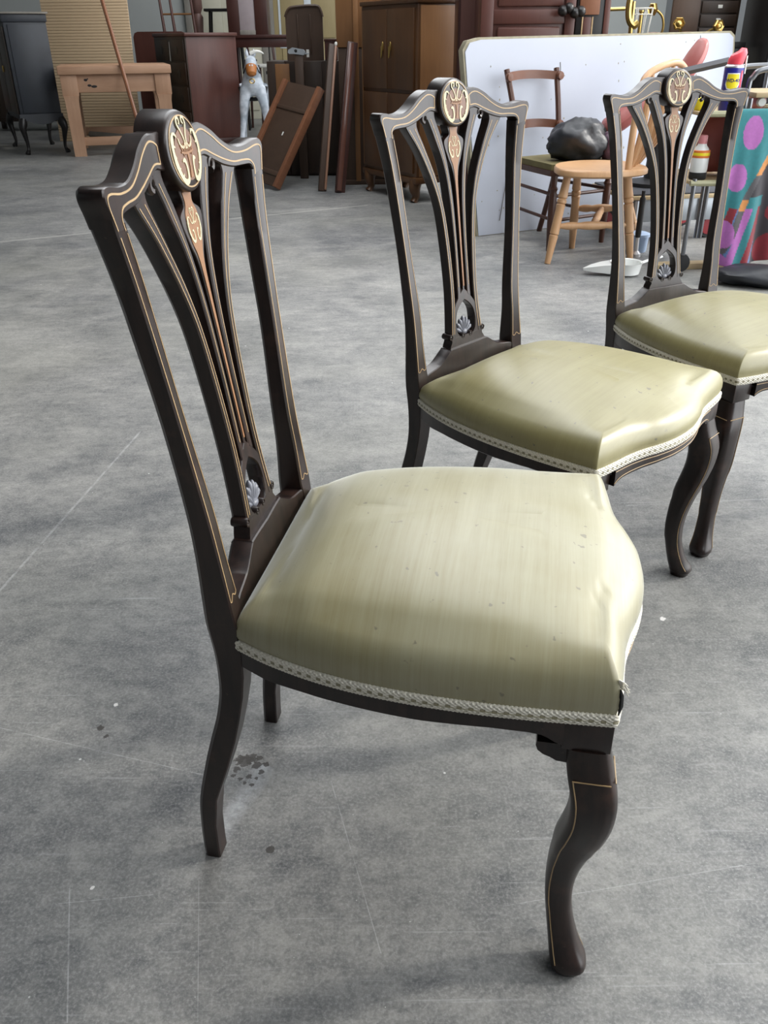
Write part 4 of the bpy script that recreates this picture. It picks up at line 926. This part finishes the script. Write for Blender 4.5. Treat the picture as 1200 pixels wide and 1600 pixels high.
hb = [(.15, -.15, .455), (.155, -.14, .65), (.168, -.125, .80), (.20, -.09, .885), (.30, -.03, .93), (.40, .05, .935), (.46, .13, .86), (.42, .17, .65), (.27, .15, .455)]
part('back_hoop', M_windsor, r, lambda bm: tube(bm, cr(hb, 5), .017, 10))
for t0, t1, ht in (((.175, -.09), (.235, -.07), .90), ((.205, -.03), (.30, -.03), .925), ((.23, .03), (.36, .02), .93), ((.25, .09), (.42, .08), .90)):
    part('back_slat', M_windsor, r, lambda bm: tube(bm, cr([(*t0, .462), ((t0[0] + t1[0]) / 2 + .01, (t0[1] + t1[1]) / 2, .62), (*t1, ht)], 5), [.010 + .008 * math.sin(PI * i / 10) for i in range(11)], 8, flat=1.0))

# ------------------------------------------------------------------ tool trolley and what is on it
r = thing('tool_trolley', (1.62, 4.35, 0), 0, 'tubular steel workshop trolley with plank shelves behind the third salon chair', 'trolley')
for y in (.06, .36):
    part('frame_hoop', M_steel, r, lambda bm: tube(bm, cr([(.10, y, .10), (.10, y, .5), (.10, y, .83), (.115, y, .885), (.155, y, .915), (.3, y, .925), (.6, y, .925), (.68, y, .88), (.70, y, .8), (.70, y, .1)], 4), .013, 8))
for z, m_ in ((.80, M_plank), (.735, M_oliverod), (.43, M_oliverod)):
    if m_ is M_plank:
        for i in range(3): bx('shelf_plank', M_plank, r, .13, .66, .02 + i * .135, .145 + i * .135, z, z + .022)
    else:
        for y in (.0, .42): part('shelf_rail', m_, r, lambda bm: tube(bm, [(-.12, y, z), (.70, y, z)], .014, 8))
        for i in range(3): bx('shelf_plank', M_plank, r, -.11, .69, .03 + i * .13, .15 + i * .13, z - .012, z + .006)
for x in (-.10, .1, .69):
    for y in (.0, .42): part('upright', M_steel, r, lambda bm: tube(bm, [(x if x < .5 else .70, y, .09), (x if x < .5 else .70, y, .45 if x < 0 else .80)], .011, 8))
for x in (-.10, .69):
    for y in (.02, .40):
        part('caster', M_rubber, r, lambda bm: lathe(bm, [(.02, -.016), (.045, -.014), (.048, 0), (.045, .014), (.02, .016)], 14, T(x, y, .048) @ Matrix.Rotation(PI / 2, 4, 'X')))
tag(obj('steel_bar', tube(B(), [(1.505, 4.735, .898), (1.725, 4.725, .945)], .018, 4), plain('dark grey bar', (.07, .07, .08), .45)), 'grey flat steel bar running behind the spray can to the salmon saddle', 'bar')
# spray can
r = thing('spray_can', (1.652, 4.44, .742), .0, 'blue and yellow spray can with red nozzle cap on the trolley shelf', 'spray can')
r.scale = (1.36, 1.36, 1.36); cr_ = .032; ch = .135
lathe_prof = [(.030, 0), (cr_, .003), (cr_, ch), (.031, ch + .003), (.024, ch + .010), (.0235, ch + .014)]
part('can_body', M_canblue, r, lambda bm: lathe(bm, [p for p in lathe_prof if p[1] <= ch], 32)); part('shoulder', M_alu, r, lambda bm: lathe(bm, [(cr_ + .0004, ch - .001), (.0315, ch + .004), (.024, ch + .010), (.023, ch + .016)], 24))
part('cap', M_capred, r, lambda bm: sweep(bm, [[V3((k * .026 * math.cos(a) + o, k * .026 * math.sin(a), z + .014 * math.cos(a) * q)) for a in [2 * PI * i / 20 for i in range(20)]] for k, z, q, o in ((1.0, ch + .010, 0, 0), (1.05, ch + .020, .3, .002), (1.12, ch + .034, .7, .005), (.9, ch + .046, .8, .006), (.3, ch + .048, .8, .006))]))
part('straw', M_ivory, r, lambda bm: tube(bm, [(.031, -.016, ch - .02), (.031, -.014, ch + .035)], .003, 6))
def wrap(bm, poly, rr, face):   # poly of (u along circumference, z)
    """fine strip mesh bent round the can; face is the heading of its middle"""
    us = [p[0] for p in poly]
    vs = [[bm.verts.new((q * math.cos(face + u / rr), q * math.sin(face + u / rr), z)) for u, z in poly] for q in (rr, rr - .0006)]
    bm.faces.new(vs[0]); n = len(poly)
    for i in range(n): bm.faces.new((vs[0][i], vs[0][(i + 1) % n], vs[1][(i + 1) % n], vs[1][i]))
FA = math.radians(-107)
def shield(k, dz=0): return [(-.021 * k, .115 + dz * 0), (.021 * k, .115), (.0225 * k, .085), (.016 * k, .074 - .002 * k), (0, .069 - .004 * (k - 1) * 8), (-.016 * k, .074 - .002 * k), (-.0225 * k, .085)]
def dense(poly, k=6): return [(a[0] + (b[0] - a[0]) * i / k, a[1] + (b[1] - a[1]) * i / k) for a, b in zip(poly, poly[1:] + poly[:1]) for i in range(k)]
def strips(bm, poly, rr, face, n=14):
    us = [p[0] for p in poly]; lo, hi = min(us), max(us); P = dense(poly, 8)
    cols = []
    for i in range(n + 1):
        u = lo + (hi - lo) * (i + (1e-3 if i == 0 else -1e-3 if i == n else 0)) / n; zs = []
        for a, b in zip(poly, poly[1:] + poly[:1]):
            if (a[0] - u) * (b[0] - u) <= 0 and a[0] != b[0]: zs.append(a[1] + (b[1] - a[1]) * (u - a[0]) / (b[0] - a[0]))
        cols.append((u, min(zs), max(zs)))
    V = [[bm.verts.new((q * math.cos(face + u / rr), q * math.sin(face + u / rr), z)) for q, z in ((rr, z0), (rr, z1))] for u, z0, z1 in cols]
    for a, b in zip(V, V[1:]): bm.faces.new((a[0], b[0], b[1], a[1]))
part('label_shield', M_yellow, r, lambda bm: strips(bm, shield(1), cr_ + .0005, FA)); part('label_border', M_print, r, lambda bm: strips(bm, [(u * 1.10, z + (.003 if z > .11 else -.003)) for u, z in shield(1)], cr_ + .0003, FA))
part('red_band', M_capred, r, lambda bm: (strips(bm, [(.026, .125), (.036, .125), (.036, .02), (.024, .02)], cr_ + .0004, FA, 5)))
def bend_text(txt, size, u0, z0, rr, face, mat, name, root):
    c = bpy.data.curves.new(name, 'FONT'); c.body = txt; c.size = size; c.align_x = 'CENTER'; c.resolution_u = 3; c.offset = size * .03
    o = bpy.data.objects.new(name, c); COL.objects.link(o); me = bpy.data.meshes.new_from_object(o); COL.objects.unlink(o); bpy.data.objects.remove(o)
    for v in me.vertices:
        u, z = v.co.x + u0, v.co.y + z0; v.co = (rr * math.cos(face + u / rr), rr * math.sin(face + u / rr), z)
    me.materials.clear(); me.materials.append(mat); q = bpy.data.objects.new(name, me); COL.objects.link(q); q.parent = root; return q
bend_text('WD-40', .0150, .0, .0905, cr_ + .0009, FA, M_navy, 'lettering', r)
part('white_print', M_print, r, lambda bm: (strips(bm, [(-.018, .058), (.02, .058), (.022, .047), (-.024, .047)], cr_ + .0004, FA, 8), strips(bm, [(-.026, .043), (.01, .043), (.01, .036), (-.026, .036)], cr_ + .0004, FA, 8)))['kind'] = 'stuff'

# salmon leather saddle
r = thing('salmon_saddle', (1.66, 5.38, 0), 0, 'salmon red leather saddle-like seat with upturned rounded end', 'saddle')
part('seat', M_salmon, r, lambda bm: tube(bm, cr([(-.36, .02, .585), (-.30, .02, .61), (-.18, .02, .70), (-.05, .02, .80), (.05, .02, .88)], 4), [.05, .07, .085, .09, .095, .10, .10, .10, .10, .095, .09, .085, .08, .075, .07, .06, .05], 12, flat=.6))
part('upturned_end', M_salmon, r, lambda bm: tube(bm, cr([(.02, .0, .80), (.07, .0, .88), (.115, .0, .96), (.135, .0, 1.01), (.135, .0, 1.045)], 4), [.07, .078, .086, .092, .098, .10, .102, .101, .098, .093, .088, .082, .076, .068, .058, .044, .016], 14, flat=.45))
part('underside', M_ivory, r, lambda bm: tube(bm, [(-.05, -.0, .775), (.18, -.02, .84)], [.03, .012], 8)); part('buckle', M_rubber, r, lambda bm: tube(bm, [(-.40, -.02, .56), (-.33, -.02, .59)], .022, 8))
part('pedestal', M_rubber, r, lambda bm: tube(bm, [(-.02, .04, .275), (-.02, .03, .76)], [.06, .03], 10)); part('pedestal_foot', M_rubber, r, lambda bm: lathe(bm, [(.16, 0), (.16, .02), (.05, .04)], 14, T(-.02, .04, .273)))
# bottle and cushions on the lower shelf
r = thing('label_bottle', (1.56, 4.44, .437), .2, 'white bottle with orange and yellow label on the lower trolley shelf', 'bottle')
part('body', M_enam, r, lambda bm: lathe(bm, [(.04, .03), (.042, .05), (.042, .12), (.034, .14), (.022, .155), (.02, .165)], 18)); part('base', M_rubber, r, lambda bm: lathe(bm, [(.037, 0), (.042, .006), (.042, .034)], 18))
part('cap', M_pink, r, lambda bm: lathe(bm, [(.021, .162), (.021, .195), (.018, .2)], 14)); part('label', plain('orange label', (.75, .2, .04), .5, var=.05), r, lambda bm: lathe(bm, [(.0425, .10), (.0428, .101), (.0428, .132), (.040, .134)], 18)); part('label_band', M_yellow, r, lambda bm: lathe(bm, [(.0430, .110), (.0432, .111), (.0432, .122), (.0430, .123)], 18))
bm = B(); bmesh.ops.create_icosphere(bm, subdivisions=3, radius=1); crumple(bm, (0, 0, 0), (.15, .065, .14), .08, 1.5)
o = obj('salmon_cushion', bm, M_salmon, None, 60); o.location = (1.70, 4.60, .578); tag(o, 'slumped salmon leather cushion behind the white bottle on the trolley', 'cushion')
bm = B(); bmesh.ops.create_icosphere(bm, subdivisions=3, radius=1); crumple(bm, (0, 0, 0), (.13, .07, .09), .2, 1.9)
o = obj('brown_leather_bundle', bm, plain('brown leather', (.06, .02, .018), .45), None, 60); o.location = (1.83, 4.48, .548); tag(o, 'dark brown leather bundle on the lower trolley shelf beside the bottle', 'bundle')
r = thing('pink_bottle', (1.80, 4.43, .779), 0, 'pink bottle lying down, white cap end toward us, above the patterned cloth', 'bottle')
part('body', M_pink, r, lambda bm: lathe(bm, [(.02, -.001), (.031, .01), (.033, .03), (.033, .13), (.028, .14)], 16, Matrix.Rotation(-PI / 2 + .0, 4, 'X'))); part('cap', M_enam, r, lambda bm: lathe(bm, [(.017, -.012), (.02, -.008), (.021, .008), (.02, .012)], 16, Matrix.Rotation(-PI / 2, 4, 'X') @ T(0, 0, -.008)))
o = tag(obj('yellow_pot', lathe(B(), [(.03, 0), (.035, .01), (.035, .05), (.02, .055)], 14, T(1.545, 4.5, .7415)), M_yellow), 'small yellow pot on the rail shelf behind the third salon chair', 'pot')

# patterned cloth hanging from the trolley
def cloth_col(u, v):      # u across 0..1, v down 0..1
    teal, pink, orange, grey, red, char = (.02, .20, .22), (.42, .13, .42), (.62, .25, .06), (.09, .085, .09), (.25, .012, .022), (.035, .03, .035)
    c = teal
    edge = .80 - .95 * max(0, v - .12) + .05 * math.sin(v * 9)
    if u > edge: c = char
    if v > .56 and u < .62 - .2 * (v - .56):
        c = teal; 
        k = (u * 1.0 + (v - .56) * .55) ; b = int((k + .05) / .11) % 4
        c = (pink, teal, red, (.10, .20, .42))[b] if v > .63 else c
    if abs(u - (edge + .02)) < .05 and .25 < v: c = orange if v < .64 and int(v * 7) % 2 == 0 else grey
    for (a, b, ra, rb) in ((.30, .17, .17, .10), (.16, .44, .15, .085), (.10, .80, .15, .09), (.02, .98, .2, .06)):
        if ((u - a) / ra) ** 2 + ((v - b) / rb) ** 2 < 1: c = pink
    for (a, b, ra, rb) in ((.85, .68, .17, .07), (.80, .92, .23, .11), (.97, .38, .10, .08), (.95, .80, .12, .10)):
        if ((u - a) / ra) ** 2 + ((v - b) / rb) ** 2 < 1 and u > edge - .02: c = red
    if u > .9 and v < .3: c = orange if u < .95 else teal
    return c
NU, NV = 84, 180
bm = B(); G_ = []
P_ = [(.028, .58), (.026, .66), (.022, .735), (.0, .756), (-.022, .738), (-.028, .60), (-.035, .35), (-.05, .06)]
path = cr([(0, *p) for p in P_], 20); ln = [0]
for a, b in zip(path, path[1:]): ln.append(ln[-1] + (b - a).length)
cl_ = bm.loops.layers.float_color.new('Col'); cc = {}
for j in range(NV + 1):
    s_ = ln[-1] * j / NV; i = max(0, min(len(path) - 2, next((k for k in range(len(ln) - 1) if ln[k + 1] >= s_), len(path) - 2))); t = (s_ - ln[i]) / max(1e-6, ln[i + 1] - ln[i]); p = path[i].lerp(path[i + 1], t)
    row = []
    for k in range(NU + 1):
        u = k / NU; hang = max(0, (s_ - .24) / (ln[-1] - .24)); fold = .018 * hang * math.sin(u * 11 + hang) + .01 * hang * math.sin(u * 23)
        v = bm.verts.new(((u - .5) * (.27 + .10 * hang) + .03 * hang, p.y + fold, p.z + (-.02 * hang * math.sin(u * 5)))); cc[v] = cloth_col(u, max(0, (s_ - .18) / (ln[-1] - .18))); row.append(v)
    G_.append(row)
for a, b in zip(G_, G_[1:]):
    for k in range(NU): bm.faces.new((a[k], a[k + 1], b[k + 1], b[k]))
for f in bm.faces:
    for l in f.loops: l[cl_] = (*cc[l.vert], 1)
t = NT('printed velvet'); vc = t.n('VertexColor', layer_name='Col'); nz = t.noise(t.coords(), 70, 3)
o = obj('patterned_cloth', bm, t.set(Base_Color=t.mix(t.math('MULTIPLY', nz, .35), vc.outputs[0], (.02, .02, .025)), Roughness=.85, Sheen_Weight=.4), None, 180)
sd = o.modifiers.new('thick', 'SOLIDIFY'); sd.thickness = .004
o.location = (1.80, 4.35, 0); o.rotation_euler = (0, 0, .08); tag(o, 'teal velvet cloth with pink dots and dark red patches hanging from the trolley', 'cloth')

# low platform truck behind the windsor chair
r = thing('platform_truck', (1.72, 5.12, 0), .15, 'low platform truck with dark mat, galvanised side and red wheels', 'platform truck')
bx('deck', M_plank, r, -.34, .34, -.02, .5, .24, .262); bx('mat', plain('charcoal mat', (.04, .042, .05), .8), r, -.33, .33, -.01, .49, .262, .272); bx('side_sheet', M_galv, r, -.32, .32, .0, .015, .115, .24)
for i in range(5): part('corrugation', M_galv, r, lambda bm: tube(bm, [(-.26 + i * .13, .0, .12), (-.26 + i * .13, .0, .235)], .018, 8))
for x in (-.27, .24):
    for y in (.08, .42):
        wq = part('wheel', M_rubber, r, lambda bm: lathe(bm, [(.02, -.02), (.062, -.02), (.066, 0), (.062, .02), (.02, .02)], 18, T(x, y, .066) @ Matrix.Rotation(PI / 2, 4, 'X'))); part('hub', M_red, wq, lambda bm: lathe(bm, [(.048, -.018), (.046, .024), (.012, .026)], 16, T(x, y, .066) @ Matrix.Rotation(PI / 2, 4, 'X')))
    bx('bracket', M_steel, r, x - .02, x + .02, .06, .10, .10, .24)
# small things on the floor
r = thing('enamel_pan', (1.235, 4.33, 0), .0, 'white enamel pan with spout and handle on the floor by the beech chair', 'pan')
part('bowl', M_enam, r, lambda bm: lathe(bm, [(.05, .0), (.068, .008), (.078, .06), (.082, .064), (.076, .06), (.066, .012), (.03, .010)], 24)); part('spout', M_enam, r, lambda bm: sweep(bm, [[V3((x, y, z)) for y, z in ((-w_, h), (w_, h), (w_ * .8, h - t), (-w_ * .8, h - t))] for x, w_, h, t in ((-.07, .055, .060, .05), (-.12, .045, .055, .04), (-.17, .03, .046, .028), (-.215, .006, .034, .01))])); part('handle', M_enam, r, lambda bm: tube(bm, cr([(.07, .0, .056), (.12, .02, .066), (.19, .05, .076)], 4), .011, 8, flat=.6))
r = thing('blue_tub', (1.43, 4.86, 0), 0, 'pale blue plastic tub behind the beech chair leg', 'tub')
part('body', M_bluepl, r, lambda bm: lathe(bm, [(.05, 0), (.055, .01), (.06, .08), (.063, .085)], 18)); part('lid', M_bluepl, r, lambda bm: lathe(bm, [(.066, .083), (.066, .098), (.05, .104)], 18))
r = thing('grease_gun', (1.395, 4.74, 0), 0, 'upright black and steel grease gun beside the beech chair leg', 'grease gun')
part('barrel', M_rubber, r, lambda bm: lathe(bm, [(.014, .10), (.016, .12), (.016, .30), (.01, .31), (.01, .34)], 12)); part('steel_tip', M_alu, r, lambda bm: lathe(bm, [(.03, 0), (.03, .015), (.012, .03), (.01, .11)], 12))
tag(obj('loose_plank', box(B(), 1.42, 1.86, 4.42, 4.49, 0, .03, bev=.003, M=T(1.6, 4.4, 0) @ Matrix.Rotation(.10, 4, 'Z') @ T(-1.6, -4.4, 0)), M_plank), 'loose raw plank lying on the floor below the trolley', 'plank')
bm = B(); bmesh.ops.create_icosphere(bm, subdivisions=3, radius=1); crumple(bm, (0, 0, .045), (.24, .12, .05), .2, 1.7, -.88)
o = obj('black_sack', bm, M_bag, None, 60); o.location = (1.86, 4.10, 0); o.rotation_euler = (0, 0, -.2); tag(o, 'flat black sack lying on the floor under the patterned cloth', 'sack')
tag(obj('red_brown_board', box(B(), 2.2, 2.7, 4.12, 4.24, 0, .05, bev=.004), M_redoak), 'short red-brown board on the floor right of the black sack', 'board')
